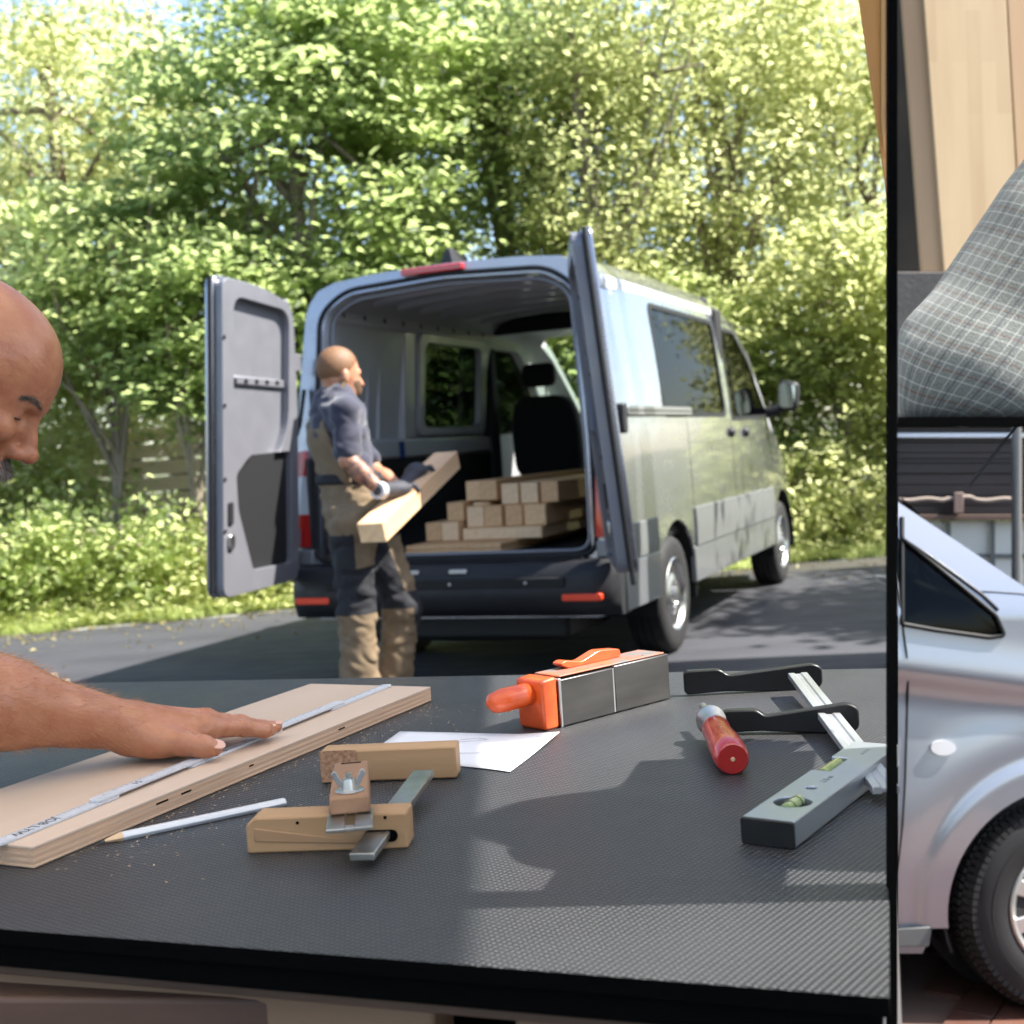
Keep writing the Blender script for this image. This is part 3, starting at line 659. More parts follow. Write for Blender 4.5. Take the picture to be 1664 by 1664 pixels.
MB().box(-.85, .85, 3.9, 4.45, .72, 1.30).build('dashboard', M['darkin'], van, bevel=.08, seg=3)
# rear doors
def rear_door(side, theta, zb=.60):
    e = bpy.data.objects.new('rear_door', None); COL.objects.link(e); e.parent = van
    sgn = -1 if side == 'L' else 1; e.location = (sgn * 1.0, -.05, 0); e.rotation_euler = (0, 0, rad(-theta if side == 'L' else theta))
    w = .80; ot = rpoly([(.0, zb + .015), (w, zb), (w, 2.275), (w * .55, 2.262), (.13, 2.20), (.065, 2.10), (.02, 1.6)], .07, 5)
    def U(u, v, z): return Vector((-sgn * u, v + .08 * max(z - .6, 0), z))
    def slab(poly, v0, v1):
        mb = MB(); n = len(poly)
        for v in (v0, v1): mb.v += [U(a, v, b) for a, b in poly]
        mb.f = [tuple(range(n)), tuple(reversed(range(n, 2 * n)))] + [(k, (k + 1) % n, n + (k + 1) % n, n + k) for k in range(n)]
        return mb
    slab(ot, -.035, .012).build('door_skin', M['silver'], e, bevel=.008)
    fr = slab([(a * .965 + .012, b) if b < 2.2 else (a * .965 + .012, b - .02) for a, b in ot], .013, .062)
    f_ = fr.build('door_frame', M['silver_in'], None, smooth=0)
    up = rpoly([(.12, 2.13), (.68, 2.17), (.68, 1.62), (.58, 1.40), (.40, 1.28), (.24, 1.32), (.13, 1.5)], .10, 6)
    lo = rpoly([(.10, .72), (.50, .72), (.64, 1.05), (.66, 1.24), (.52, 1.34), (.11, 1.35)], .03, 3)
    bcut(f_, slab(up, -.2, .2)); bcut(f_, slab(lo, -.2, .2))
    f_.parent = e; b = f_.modifiers.new('bevel', 'BEVEL'); b.width = .014; b.segments = 3; b.angle_limit = rad(50)
    slab(up, .012, .016).build('door_panel', M['silver_in'], e)
    slab([(.1, 1.70), (.70, 1.715), (.70, 1.765), (.1, 1.75)], .012, .034).build('panel_rib', M['silver_in'], e, bevel=.01)
    for k in range(5): slab(rrect(.19 + k * .105, .225 + k * .105, 1.722, 1.745, .008), .034, .036).build('rib_slot', M['rubber'], e)
    slab(lo, .012, .03).build('trim_panel', M['darkin'], e)
    slab(rrect(.70, .745, .98, 1.10, .012), .062, .072).build('latch', M['plastic'], e, bevel=.004)
    slab(rrect(.695, .75, .85, .93, .02), .062, .078).build('lock_catch', M['steel'], e, bevel=.006)
    mb = MB(); path = [(w + .004, .0, .63), (w + .004, .0, 2.26)]
    mb.tube([U(*p) for p in path], .012, 8).build('edge_seal', M['rubber'], e)
    for z in (.95, 1.22, 1.6, 1.95): 
        mb = MB(); mb.lathe([(0, .011), (.004, .011)], 10); 
        for v in mb.v: v.xyz = U(.77 + 0, .0635 + v.x, z + v.z) + Vector((v.y, 0, 0))
        mb.build('door_bolt', M['rubber'], e)
    for z in (.85, 1.85): slab(rrect(-.03, .06, z - .05, z + .05, .01), -.02, .05).build('hinge', M['silver_in'], e, bevel=.006)
    slab(rrect(.30, .52, .80, .92, .01), -.05, -.034).build('number_plate_recess', M['plastic'], e)
    return e
rear_door('L', 88.5); rear_door('R', 112, .68)
# door check strap loop by the left pillar
MB().tube([(-.93, -.02, 1.72), (-.935, -.07, 1.66), (-.94, -.10, 1.55), (-.95, -.10, 1.45), (-.955, -.05, 1.40), (-.93, -.01, 1.42), (-.90, .0, 1.5), (-.885, .05, 1.7)], .013, 8).build('door_strap', M['rubber'], van, smooth=180)
MB().box(-.868, -.845, -.03, .10, .79, 1.3).build('pillar_trim', M['plastic'], van, bevel=.01)

# ------------------------------------------------------------------ timber in the van: every beam is a thing of its own
M['beam'] = wood('beam_wood', (.82, .52, .27), (.70, .42, .20), 9, 1, .7); M['beam2'] = wood('beam_wood_pale', (.68, .47, .28), (.57, .37, .20), 11, 1, .7)
M['endgrain'] = mat('end_grain', (.88, .62, .36), .75, var=(30, (.76, .49, .26), 6), bump=(90, .3, .002))
def v2w(x, y, z): c, s = math.cos(.3947), math.sin(.3947); return Vector((-.3584 + x * c + y * s, 7.0535 - x * s + y * c, z))
beams = [  # x, y front, z bottom, width, height, length, label
 (-.06, .17, .706, .60, .030, 1.5, 'wide board lowest under the timber stack in the van'), (-.06, .19, .7365, .60, .030, 1.5, 'wide board second from the floor under the timber stack'),
 (-.30, .42, .767, .112, .112, 1.7, 'square timber end alone at the left of the lowest beam row'), (-.185, .42, .767, .112, .112, 1.7, 'square timber beside the left-hand beam of the lowest row'),
 (.14, .40, .767, .50, .070, 1.9, 'thick plank between the two rows of beams'),
 (-.17, .50, .8795, .112, .112, 1.8, 'square timber on top of the lowest left beams'), (-.045, .46, .8375, .115, .125, 1.9, 'square timber at the left of the middle beam row'), (.075, .44, .8375, .115, .125, 1.9, 'square timber in the middle of the middle beam row'),
 (.195, .46, .8375, .115, .125, 1.9, 'square timber at the right of the middle beam row'), (-.02, .50, .963, .112, .02, 1.8, 'thin rough slat under the upper beams'),
 (-.075, .52, .992, .11, .118, 1.9, 'square timber at the left end of the upper row'), (.040, .52, .992, .11, .118, 1.9, 'square timber second from the left of the upper row'),
 (.17, .50, .963, .112, .122, 2.0, 'square timber in the middle of the upper row'), (.287, .50, .963, .112, .122, 2.0, 'square timber second from the right of the upper row'), (.404, .52, .963, .112, .122, 2.0, 'square timber at the right end of the upper row'),
 (.33, .48, .8375, .14, .124, 2.0, 'dull timber deep under the right upper beams')]
bw = [wood('beam_wood_%s' % k, c1, c2, 9, 1, .7) for k, c1, c2 in (('a', (.80, .50, .26), (.66, .39, .18)), ('b', (.70, .42, .21), (.58, .33, .15)), ('c', (.84, .58, .33), (.72, .46, .24)))]
be = [mat('end_grain_%s' % k, c1, .75, var=(34, c2, 6), bump=(90, .3, .002)) for k, c1, c2 in (('a', (.86, .60, .34), (.74, .47, .24)), ('b', (.76, .50, .27), (.62, .37, .18)), ('c', (.90, .67, .42), (.80, .55, .32)))]
for x, y, z, wd, hh, ln, lab in beams:
    kv = random.randrange(3)
    b = thing('timber_beam', lab, 'timber', v2w(x, y + random.uniform(-.03, .03), z), -.3947 + random.uniform(-.012, .012), 'timber stacked in the van')
    MB().box(-wd / 2 + .001, wd / 2 - .001, 0.001, ln, 0, hh - .001).build('beam_sides', bw[kv], b, bevel=.005)
    MB().box(-wd / 2 + .005, wd / 2 - .005, -.002, .003, .005, hh - .006).build('end_grain', be[kv], b)

# ------------------------------------------------------------------ the workbench
TZ = .92
def tablemat():
    m = mat('film_faced_board', (.030, .030, .032), .42, spec=.5)
    N = m.node_tree.nodes; L = m.node_tree.links; b = N['Principled BSDF']
    tc = N.new('ShaderNodeTexCoord'); mp = N.new('ShaderNodeMapping'); mp.inputs['Rotation'].default_value = (0, 0, rad(38)); L.new(tc.outputs['Object'], mp.inputs[0])
    sp = N.new('ShaderNodeSeparateXYZ'); L.new(mp.outputs[0], sp.inputs[0])
    hs = []
    for ax in ('X', 'Y'):
        mu = N.new('ShaderNodeMath'); mu.operation = 'MULTIPLY'; mu.inputs[1].default_value = math.pi / .0054; L.new(sp.outputs[ax], mu.inputs[0])
        si = N.new('ShaderNodeMath'); si.operation = 'SINE'; L.new(mu.outputs[0], si.inputs[0]); ab = N.new('ShaderNodeMath'); ab.operation = 'ABSOLUTE'; L.new(si.outputs[0], ab.inputs[0]); hs.append(ab)
    mi = N.new('ShaderNodeMath'); mi.operation = 'MULTIPLY'; L.new(hs[0].outputs[0], mi.inputs[0]); L.new(hs[1].outputs[0], mi.inputs[1])
    no = N.new('ShaderNodeTexNoise'); no.inputs['Scale'].default_value = 500; no.inputs['Detail'].default_value = 3; L.new(tc.outputs['Object'], no.inputs[0])
    n2 = N.new('ShaderNodeTexNoise'); n2.inputs['Scale'].default_value = 4; n2.inputs['Detail'].default_value = 7; L.new(tc.outputs['Object'], n2.inputs[0])
    ad = N.new('ShaderNodeMath'); ad.operation = 'MULTIPLY_ADD'; ad.inputs[1].default_value = .7; L.new(no.outputs[0], ad.inputs[0]); L.new(mi.outputs[0], ad.inputs[2])
    bu = N.new('ShaderNodeBump'); bu.inputs['Strength'].default_value = .8; bu.inputs['Distance'].default_value = .0009; L.new(ad.outputs[0], bu.inputs['Height']); L.new(bu.outputs[0], b.inputs['Normal'])
    rp = N.new('ShaderNodeValToRGB'); rp.color_ramp.elements[0].color = (.004, .004, .005, 1); rp.color_ramp.elements[1].color = (.10, .10, .104, 1)
    rp.color_ramp.elements[0].position = .25; rp.color_ramp.elements[1].position = 1.0; L.new(mi.outputs[0], rp.inputs[0])
    mx = N.new('ShaderNodeMixRGB'); mx.blend_type = 'MIX'; mr = N.new('ShaderNodeMapRange'); mr.inputs[1].default_value = .35; mr.inputs[2].default_value = .7; mr.inputs[3].default_value = .0; mr.inputs[4].default_value = .35
    L.new(n2.outputs[0], mr.inputs[0]); L.new(mr.outputs[0], mx.inputs[0]); L.new(rp.outputs[0], mx.inputs[1]); mx.inputs[2].default_value = (.035, .035, .036, 1); L.new(mx.outputs[0], b.inputs['Base Color'])
    m2 = N.new('ShaderNodeMapRange'); m2.inputs[1].default_value = .3; m2.inputs[2].default_value = .7; m2.inputs[3].default_value = .30; m2.inputs[4].default_value = .52; L.new(n2.outputs[0], m2.inputs[0]); L.new(m2.outputs[0], b.inputs['Roughness'])
    return m
M['bench'] = tablemat()
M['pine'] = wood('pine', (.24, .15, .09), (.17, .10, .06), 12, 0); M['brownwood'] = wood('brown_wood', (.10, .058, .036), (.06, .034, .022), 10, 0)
tb = thing('workbench', 'dark film-faced workbench top on timber trestles', 'workbench', (-.2, 1.5, 0))
_tr0 = G(1445, 1622, TZ); _tr1 = G(1445, 1086, TZ)
TP = [(-.62, 1.087), (_tr0.x, _tr0.y), (_tr1.x, _tr1.y), (-1.03, 2.303)]
tl = [(x + .2, y - 1.5) for x, y in TP]
MB().prism(tl, TZ - .013, TZ, 'z').build('bench_top', [M['bench'], M['black']], tb)
for p_ in tb.children[0].data.polygons: p_.material_index = 0 if p_.normal.z > .9 else 1
def shr(k): c = (sum(p[0] for p in tl) / 4, sum(p[1] for p in tl) / 4); return [(c[0] + (x - c[0]) * k, c[1] + (y - c[1]) * k) for x, y in tl]
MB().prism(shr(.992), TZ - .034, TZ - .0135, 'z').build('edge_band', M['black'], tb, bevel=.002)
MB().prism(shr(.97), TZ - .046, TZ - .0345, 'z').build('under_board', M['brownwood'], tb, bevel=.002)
def obox(x0, x1, y0, y1, z0, z1, ang, c):
    mb = MB().box(x0, x1, y0, y1, z0, z1); R = Matrix.Rotation(ang, 3, 'Z')
    mb.v = [R @ v + Vector(c) for v in mb.v]; return mb
an = math.atan2(-.291, .8445)
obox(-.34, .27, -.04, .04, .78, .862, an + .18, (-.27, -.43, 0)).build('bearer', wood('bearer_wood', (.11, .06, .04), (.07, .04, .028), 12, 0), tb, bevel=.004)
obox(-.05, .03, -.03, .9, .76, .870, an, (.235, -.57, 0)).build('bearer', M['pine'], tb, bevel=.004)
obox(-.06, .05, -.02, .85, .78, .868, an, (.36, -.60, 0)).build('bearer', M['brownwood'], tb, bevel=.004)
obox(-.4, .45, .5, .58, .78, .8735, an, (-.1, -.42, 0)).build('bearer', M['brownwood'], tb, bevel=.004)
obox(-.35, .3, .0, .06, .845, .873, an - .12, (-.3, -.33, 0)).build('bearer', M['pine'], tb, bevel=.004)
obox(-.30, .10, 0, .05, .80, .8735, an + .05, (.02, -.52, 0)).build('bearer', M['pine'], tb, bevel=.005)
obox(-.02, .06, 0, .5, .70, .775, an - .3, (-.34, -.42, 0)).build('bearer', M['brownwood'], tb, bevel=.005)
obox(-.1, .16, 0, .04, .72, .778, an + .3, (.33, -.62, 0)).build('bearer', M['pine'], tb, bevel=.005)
ct = thing('shade_crate', 'black open crate standing in the dark under the bench', 'crate', (-.05, 1.25, 0), an)  # crate put in so the lit ground under the bench reads dark
for a_, b_ in (((-.28, .28, -.20, -.19), 1), ((-.28, .28, .19, .20), 1), ((-.28, -.27, -.189, .189), 1), ((.27, .28, -.189, .189), 1)): MB().box(*a_, .012, .74).build('crate_side', M['plastic'], ct, bevel=.003)
MB().box(-.28, .28, -.20, .20, 0, .0115).build('crate_base', M['plastic'], ct)
for x, y in ((-.42, -.33), (.30, -.52), (-.62, .55), (.52, .22)):
    MB().box(x - .04, x + .04, y - .04, y + .04, 0, .80).build('leg', M['brownwood'], tb, bevel=.004)

# plywood board being measured
M['ply'] = wood('plywood_face', (.56, .42, .325), (.49, .355, .265), 9, 1, .55, .4)
M['plyedge'] = mat('ply_layer', (.62, .43, .29), .7, var=(60, (.48, .30, .19), 5), bump=(150, .4, .002), stretch=(1, .1, 1)); M['plydark'] = mat('ply_layer_dark', (.42, .26, .17), .75, var=(60, (.55, .37, .25), 5), stretch=(1, .1, 1))
pNL = Vector((-.466, 1.178, 0)); pNR = Vector((-.136, 1.872, 0)); bd = (pNR - pNL).normalized(); bl = (pNR - pNL).length; bang = math.atan2(bd.y, bd.x) - math.pi / 2
bt = thing('plywood_board', 'pale plywood board under the folding rule and the flat hand', 'board', (pNL.x, pNL.y, TZ + .0005), bang)
BH = .0205; nl = 7
for k in range(nl):
    z0 = BH * k / nl; z1 = BH * (k + 1) / nl; ins = .0004 * (k % 2)
    MB().box(-.212 + ins, -ins, ins, bl - ins, z0, z1 - (.0002 if k < nl - 1 else 0)).build('veneer', M['ply'] if k == nl - 1 else (M['plyedge'] if k % 2 == 0 else M['plydark']), bt, bevel=.0006 if k in (0, nl - 1) else 0)
for u in (.17, .21, .33, .52): MB().box(-.0003, .0004, u, u + random.uniform(.006, .02), .012, .0138).build('core_gap', M['black'], bt)
BTZ = TZ + BH + .0005
# folding rule lying along the board
M['rule'] = mat('rule_white', (.52, .53, .56), .4, var=(200, (.45, .46, .50), 3)); M['ink'] = mat('ink', (.012, .012, .012), .6)
r0 = G(-14, 1372, BTZ + .003); r1 = G(631, 1112, BTZ + .003); r0.z = r1.z = BTZ + .0002; rd = (r1 - r0); rl = rd.length; ra = math.atan2(rd.y, rd.x)
ru = thing('folding_rule', 'white folding rule opened along the plywood board', 'folding rule', r0, ra)
seg = rl / 5.0
for k in range(5):
    zo = .0034 * (k % 2)
    s_ = MB().prism(rrect(k * seg - .018, (k + 1) * seg + .018 if k < 4 else (k + 1) * seg, -.0075, .0075, .006, 4), zo, zo + .0032, 'z').build('rule_segment', M['rule'], ru, bevel=.0005)
    for i in range(int(seg / .005)):
        ln = .006 if i % 2 == 0 else .0035
        if 0: pass
    mb = MB(); n = int(seg / .004)
    for i in range(n):
        u = k * seg + .02 + i * .004; ln = .0055 if i % 5 == 0 else .003
        if u < (k + 1) * seg - .02: mb.box(u, u + .0005, .0072 - ln, .0072, zo + .0032, zo + .00328)
    tag(mb.build('graduation', M['ink'], s_), kind='stuff')
    if k: MB().lathe([(zo + .003, .0022), (zo + .0038, .0018)], 10, (k * seg, 0, 0), 'z').build('rivet', M['steel'], s_)
def text(body, size, loc, rot, m, parent, name='lettering', ext=.0001, align='CENTER'):
    cu = bpy.data.curves.new(name, 'FONT'); cu.body = body; cu.size = size; cu.align_x = align; cu.align_y = 'CENTER'; cu.extrude = ext
    o = bpy.data.objects.new(name, cu); COL.objects.link(o); o.location = loc; o.rotation_euler = rot
    dg = bpy.context.evaluated_depsgraph_get(); me = bpy.data.meshes.new_from_object(o.evaluated_get(dg)); bpy.data.objects.remove(o)
    q = bpy.data.objects.new(name, me); COL.objects.link(q); me.materials.append(m); q.parent = parent; q.location = loc; q.rotation_euler = rot; return q
text('JOB LYW', .015, (.055, -.001, .00335), (0, 0, math.pi), M['ink'], ru)
text('51', .012, (seg + .05, -.001, .0067), (0, 0, math.pi), M['ink'], ru)
text('5', .010, (2.35 * seg, -.001, .00335), (0, 0, math.pi), M['ink'], ru)
# pencil
M['white_lacquer'] = mat('white_lacquer', (.58, .59, .62), .3, coat=.4); M['cedar'] = mat('cedar', (.62, .42, .25), .7); M['lead'] = mat('lead', (.05, .05, .055), .4)
a = G(158, 1369, TZ + .003); b = G(463, 1303, TZ + .004); pa = math.atan2(b.y - a.y, b.x - a.x); pl = (b - a).length
pc = thing('carpenter_pencil', 'white carpenter pencil with sharpened wooden tip beside the board', 'pencil', (a.x, a.y, TZ), pa)
hx = [(.0045 * math.cos(rad(60 * k + 30)), .0045 + .0045 * .866 * math.sin(rad(60 * k + 30)) / .866 - .0) for k in range(6)]
hx = [(.0062 * math.cos(rad(60 * k)), .0040 + .0040 * math.sin(rad(60 * k)) / .866) for k in range(6)]
MB().prism(hx, .024, pl, 'x').build('pencil_body', M['white_lacquer'], pc, bevel=.0008)
mb = MB(); n = 6; mb.v = [Vector((.024, y, z)) for y, z in hx] + [Vector((.007, y * .3, .0028 + (z - .004) * .3)) for y, z in hx]
mb.f = [(k, (k + 1) % 6, 6 + (k + 1) % 6, 6 + k) for k in range(6)] + [tuple(range(6)), tuple(reversed(range(6, 12)))]
mb.build('wood_tip', M['cedar'], pc)
MB().tube([(.0072, 0, .0028), (0, 0, .0014)], [.0019, .0004], 8).build('lead', M['lead'], pc)
# sheet of paper
M['paper'] = mat('paper', (.62, .62, .66), .8)
c = [G(650, 1190, TZ), G(910, 1196, TZ), G(829, 1256, TZ), G(596, 1228, TZ)]
pp = thing('paper_sheet', 'white sheet of paper with faint pencil sketch behind the wooden clamp', 'paper', (c[3].x, c[3].y, TZ + .0004))
mb = MB(); nu, nv = 12, 8
for i in range(nu + 1):
    for j in range(nv + 1):
        u, v = i / nu, j / nv; p = c[3].lerp(c[2], u).lerp(c[0].lerp(c[1], u), v) - c[3]
        mb.v.append(Vector((p.x, p.y, .0006 + .004 * max(0, u - .75) * 4 * (v ** 2) + .0008 * math.sin(u * 9) * math.sin(v * 5 + 1) ** 2)))
for i in range(nu):
    for j in range(nv): a_ = i * (nv + 1) + j; mb.f.append((a_, a_ + nv + 1, a_ + nv + 2, a_ + 1))
sh = mb.build('sheet', M['paper'], pp, smooth=180); so_ = sh.modifiers.new('s', 'SOLIDIFY'); so_.thickness = .0003; so_.offset = -1
ln = mat('pencil_line', (.45, .45, .5), .8)
for pth in ([(.10, .15), (.125, .17), (.135, .185), (.12, .19), (.10, .17), (.10, .15)], [(.09, .05), (.13, .075), (.15, .085), (.16, .10)]):
    MB().tube([(c[3].lerp(c[2], x * 4.6).lerp(c[0].lerp(c[1], x * 4.6), y * 4.2) - c[3]).xy.to_3d() + Vector((0, 0, .0022)) for x, y in pth], .0004, 5).build('sketch_line', ln, pp)

# wooden cam clamp
M['beech'] = wood('old_beech', (.42, .255, .13), (.26, .145, .07), 16, 0, .65); M['oldsteel'] = mat('old_steel', (.42, .41, .39), .38, 1.0, var=(30, (.28, .27, .25), 6), rvar=.15, bump=(80, .12, .001))
fl = G(402, 1388, TZ); fr_ = G(664, 1379, TZ); rl_ = G(523, 1274, TZ); rr_ = G(743, 1266, TZ)
ck = thing('wooden_clamp', 'old wooden cam clamp with steel bar lying on the bench', 'clamp', (fl.x, fl.y, TZ), math.atan2(fr_.y - fl.y, fr_.x - fl.x))
Ri = Matrix.Rotation(-ck.rotation_euler.z, 3, 'Z')
def lk(p): q = Ri @ (Vector((p.x, p.y, 0)) - Vector((fl.x, fl.y, 0))); return q
L1 = (fr_ - fl).length; q0 = lk(rl_); q1 = lk(rr_)
jaw = MB(); jaw.prism(rpoly([(0, .0), (L1, .0), (L1 + .006, .018), (L1, .033), (.004, .033)], .002), 0, .030, 'y')
j1 = MB(); j1.prism(rpoly([(0, .0), (L1, .0), (L1, .034), (.008, .034), (0, .027)], .003), 0, .034, 'y'); j1.build('front_jaw', M['beech'], ck, bevel=.002)
MB().prism([(.008, .0115), (L1 * .72, .006), (L1 * .72, .0085), (.008, .0245)], -.0012, .002, 'y').build('cam_lever', wood('cam_wood', (.36, .21, .11), (.25, .14, .07), 18, 0), ck, bevel=.001)
L2 = (q1 - q0).length; a2 = math.atan2(q1.y - q0.y, q1.x - q0.x)
mb = MB(); mb.prism(rpoly([(0, .001), (L2, .001), (L2, .037), (0, .037)], .003), 0, .032, 'y'); R2 = Matrix.Rotation(a2, 3, 'Z'); mb.v = [R2 @ v + q0 for v in mb.v]; mb.build('rear_jaw', M['beech'], ck, bevel=.002)
mb = MB(); mb.prism(rpoly([(0, .002), (.042, .002), (.042, .0375), (0, .0375)], .003), -.0012, .0, 'y'); mb.v = [R2 @ v + q0 for v in mb.v]; mb.build('cork_pad', mat('cork', (.42, .24, .14), .9, var=(220, (.24, .12, .07), 4), bump=(300, .6, .002)), ck)
g0 = lk(G(588, 1392, TZ + .012)); g1 = lk(G(688, 1245, TZ + .03)); g0.z = .011; g1.z = .022
bdv = (g1 - g0); bl_ = bdv.length; e1 = bdv.normalized(); e2 = Vector((-e1.y, e1.x, 0)).normalized(); e3 = e1.cross(e2)
mb = MB().box(0, bl_, -.0115, .0115, -.003, .004); mb.v = [g0 + e1 * v.x + e2 * v.y + e3 * v.z for v in mb.v]; mb.build('steel_bar', M['oldsteel'], ck, bevel=.001)
mb = MB(); mb.prism(rrect(-.016, .016, -.005, .006, .005, 3), -.0015, 0, 'y'); mb.v = [v + Vector((g0.x + e1.x * .03 + .004, .0, .0125)) for v in mb.v]; mb.build('bar_slot', M['black'], ck)
for x, z in ((.02, .02), (.05, .028), (L1 - .02, .03)): MB().lathe([(-.0008, .0016), (.001, .0016)], 8, (x, 0, z), 'y').build('nail_hole', M['black'], ck)
# small plane-iron holder with wing nut lying across the clamp
h0 = G(568, 1352, TZ + .036); h1 = G(572, 1253, TZ + .048)
hk = thing('wing_nut_gauge', 'small wooden block with steel plate and wing nut lying across the clamp', 'gauge', (h0.x, h0.y, h0.z), math.atan2(h1.y - h0.y, h1.x - h0.x))
hl = math.hypot(h1.x - h0.x, h1.y - h0.y); sl_ = .004
MB().hexa([(0.042, -.0185, .004), (hl, -.0185, .010), (hl, .0185, .010), (.042, .0185, .004), (.046, -.0185, .019), (hl - .004, -.017, .023), (hl - .004, .017, .023), (.046, .0185, .019)]).build('gauge_block', wood('dark_beech', (.30, .165, .085), (.16, .08, .045), 20, 0), hk, bevel=.002)
for s in (-1, 1): MB().box(0, .06, s * .0205 if s < 0 else .0045, -.0045 if s < 0 else .0205, .0, .0034).build('steel_plate', M['oldsteel'], hk, bevel=.0008)
MB().box(0, .010, -.0044, .0044, .0, .0034).build('steel_plate', M['oldsteel'], hk, bevel=.0006)
MB().lathe([(.019, .013), (.0205, .0135), (.0212, .012)], 24, (.066, 0, 0), 'z').build('washer', M['steel'], hk)
wn_ = MB().lathe([(.021, .007), (.027, .0062), (.031, .0055)], 20, (.066, 0, 0), 'z').build('wing_nut', M['steel'], hk)
MB().tube([(.066, 0, .02), (.066, 0, .036)], .003, 12).build('threaded_stud', M['steel'], hk)
for s in (-1, 1): MB().prism(rpoly([(s * .003, .022), (s * .009, .023), (s * .0165, .036), (s * .0125, .040)], .0025, 3), .0645, .0675, 'x').build('wing', M['steel'], wn_, bevel=.0006)
MB().box(hl - .012, hl - .009, -.010, .010, .0222, .0232).build('slot_mark', M['black'], hk)

# orange-handled rubbing block
M['orange'] = mat('orange_paint', (.62, .085, .012), .42, var=(60, (.50, .06, .010), 6), coat=.25, rvar=.1); M['worn'] = mat('worn_steel', (.055, .052, .052), .36, .8, var=(22, (.11, .105, .10), 8), stretch=(.2, 1, 1), rvar=.15, bump=(120, .1, .001)); M['paintworn'] = mat('worn_orange_top', (.45, .10, .03), .5, var=(26, (.09, .12, .12), 9), rvar=.15)
k0 = G(912, 1183, TZ); k1 = G(1090, 1136, TZ); KL = (k1 - k0).length
kb = thing('orange_handled_sander', 'steel block tool with bright orange handle on the bench', 'hand tool', (k0.x, k0.y, TZ), math.atan2(k1.y - k0.y, k1.x - k0.x))
MB().box(.003, KL * .475, 0, .055, .001, .062).build('steel_block', M['worn'], kb, bevel=.0015); MB().box(KL * .485, KL, 0, .055, .001, .064).build('steel_block', M['worn'], kb, bevel=.0015)
MB().box(KL * .47, KL * .49, .0008, .054, .002, .0615).build('block_seam', M['steel'], kb)
MB().box(.0, .004, -.001, .056, .0005, .064).build('steel_rim', M['steel'], kb, bevel=.001)
MB().box(.006, KL - .004, .004, .052, .0642, .0665).build('top_plate', M['paintworn'], kb, bevel=.001)
MB().prism(rpoly([(-.026, .0), (-.0005, .0), (-.0005, .067), (-.028, .065)], .006), .002, .052, 'y').build('end_plate', M['orange'], kb, bevel=.003)
mb = MB().tube([(-.022, .03, .046), (-.042, .031, .046), (-.066, .032, .045), (-.084, .033, .043), (-.090, .033, .042)], [.0165, .0172, .0178, .0145, .007], 16)
for v in mb.v: v.z = .044 + (v.z - .044) * .86
mb.build('handle', M['orange'], kb, smooth=180)
MB().prism(rpoly([(.05, .0665), (.15, .0665), (.15, .078), (.11, .082), (.075, .072), (.045, .078), (.035, .074)], .006), .032, .05, 'y').build('front_knob', M['orange'], kb, bevel=.004)
for u in (.02, .09, .17): MB().lathe([(.066, .0022), (.068, .0018)], 8, (u, .010, 0), 'z').build('rivet', M['steel'], kb)

# bar clamp with red handle
M['blackiron'] = mat('black_iron', (.012, .012, .013), .38, .3, rvar=.12, bump=(90, .15, .001)); M['zinc'] = mat('zinc_rail', (.50, .50, .51), .35, .8, rvar=.1); M['redwood'] = mat('red_handle', (.42, .018, .014), .28, var=(25, (.33, .012, .012), 5), coat=.6, rvar=.08)
bc = thing('bar_clamp', 'black iron bar clamp with red handle lying on the bench', 'clamp', (.22, 1.55, TZ))
def lb(px, py, z): g = G(px, py, TZ + z); return Vector((g.x - .22, g.y - 1.55, z))
def arm(p0, p1, h0, h1, z, name, tip=True):
    d = (p1 - p0); L_ = Vector((d.x, d.y, 0)).length; e = Vector((d.x, d.y, 0)).normalized(); nrm = Vector((-e.y, e.x, 0))
    pr = rpoly([(0, 0), (L_ * .30, 0.002), (L_, -.004), (L_ + .012, .004), (L_ + .012, h1 - .006), (L_, h1), (L_ * .34, h0 * .72), (L_ * .28, h0), (0, h0)], .008, 4)
    mb = MB(); mb.prism(pr, -.007, .007, 'y'); mb.v = [p0 + e * v.x + nrm * v.y + Vector((0, 0, v.z + z)) for v in mb.v]
    return mb.build(name, M['blackiron'], bc, bevel=.002)
a0 = lb(1112, 1126, .004); a0.z = 0; a1 = lb(1322, 1114, .004); a1.z = 0; arm(a0, a1, .034, .034, .002, 'fixed_arm')
c0 = lb(1175, 1187, .004); c0.z = 0; c1 = lb(1380, 1184, .004); c1.z = 0; arm(c0, c1, .028, .034, .002, 'sliding_arm')
t0 = lb(1298, 1100, .028); t1 = lb(1440, 1284, .012); rdv = (t1 - t0); rl2 = rdv.length; e1 = rdv.normalized(); e2 = Vector((-e1.y, e1.x, 0)).normalized(); e3 = e1.cross(e2)
mb = MB(); mb.prism([(-.013, -.004), (-.004, -.004), (-.003, -.002), (.003, -.002), (.004, -.004), (.013, -.004), (.013, .004), (.005, .004), (.003, .0025), (-.003, .0025), (-.005, .004), (-.013, .004)], -.01, rl2, 'x')
mb.v = [t0 + e1 * v.x + e2 * v.y + e3 * v.z for v in mb.v]; mb.build('rail', M['zinc'], bc, bevel=.0008)
h0_ = lb(1156, 1172, .026); h1_ = lb(1191, 1234, .017); hd = (h1_ - h0_).normalized()
H = lambda t: h0_ + (h1_ - h0_) * t
MB().tube([H(-.45), H(.02)], [.005, .005], 12).build('spindle', M['steel'], bc)
MB().tube([H(-.12), H(-.06), H(.0), H(.12), H(.16), H(.2)], [.014, .0175, .018, .012, .0145, .012], 20).build('ferrule', M['steel'], bc, smooth=50)
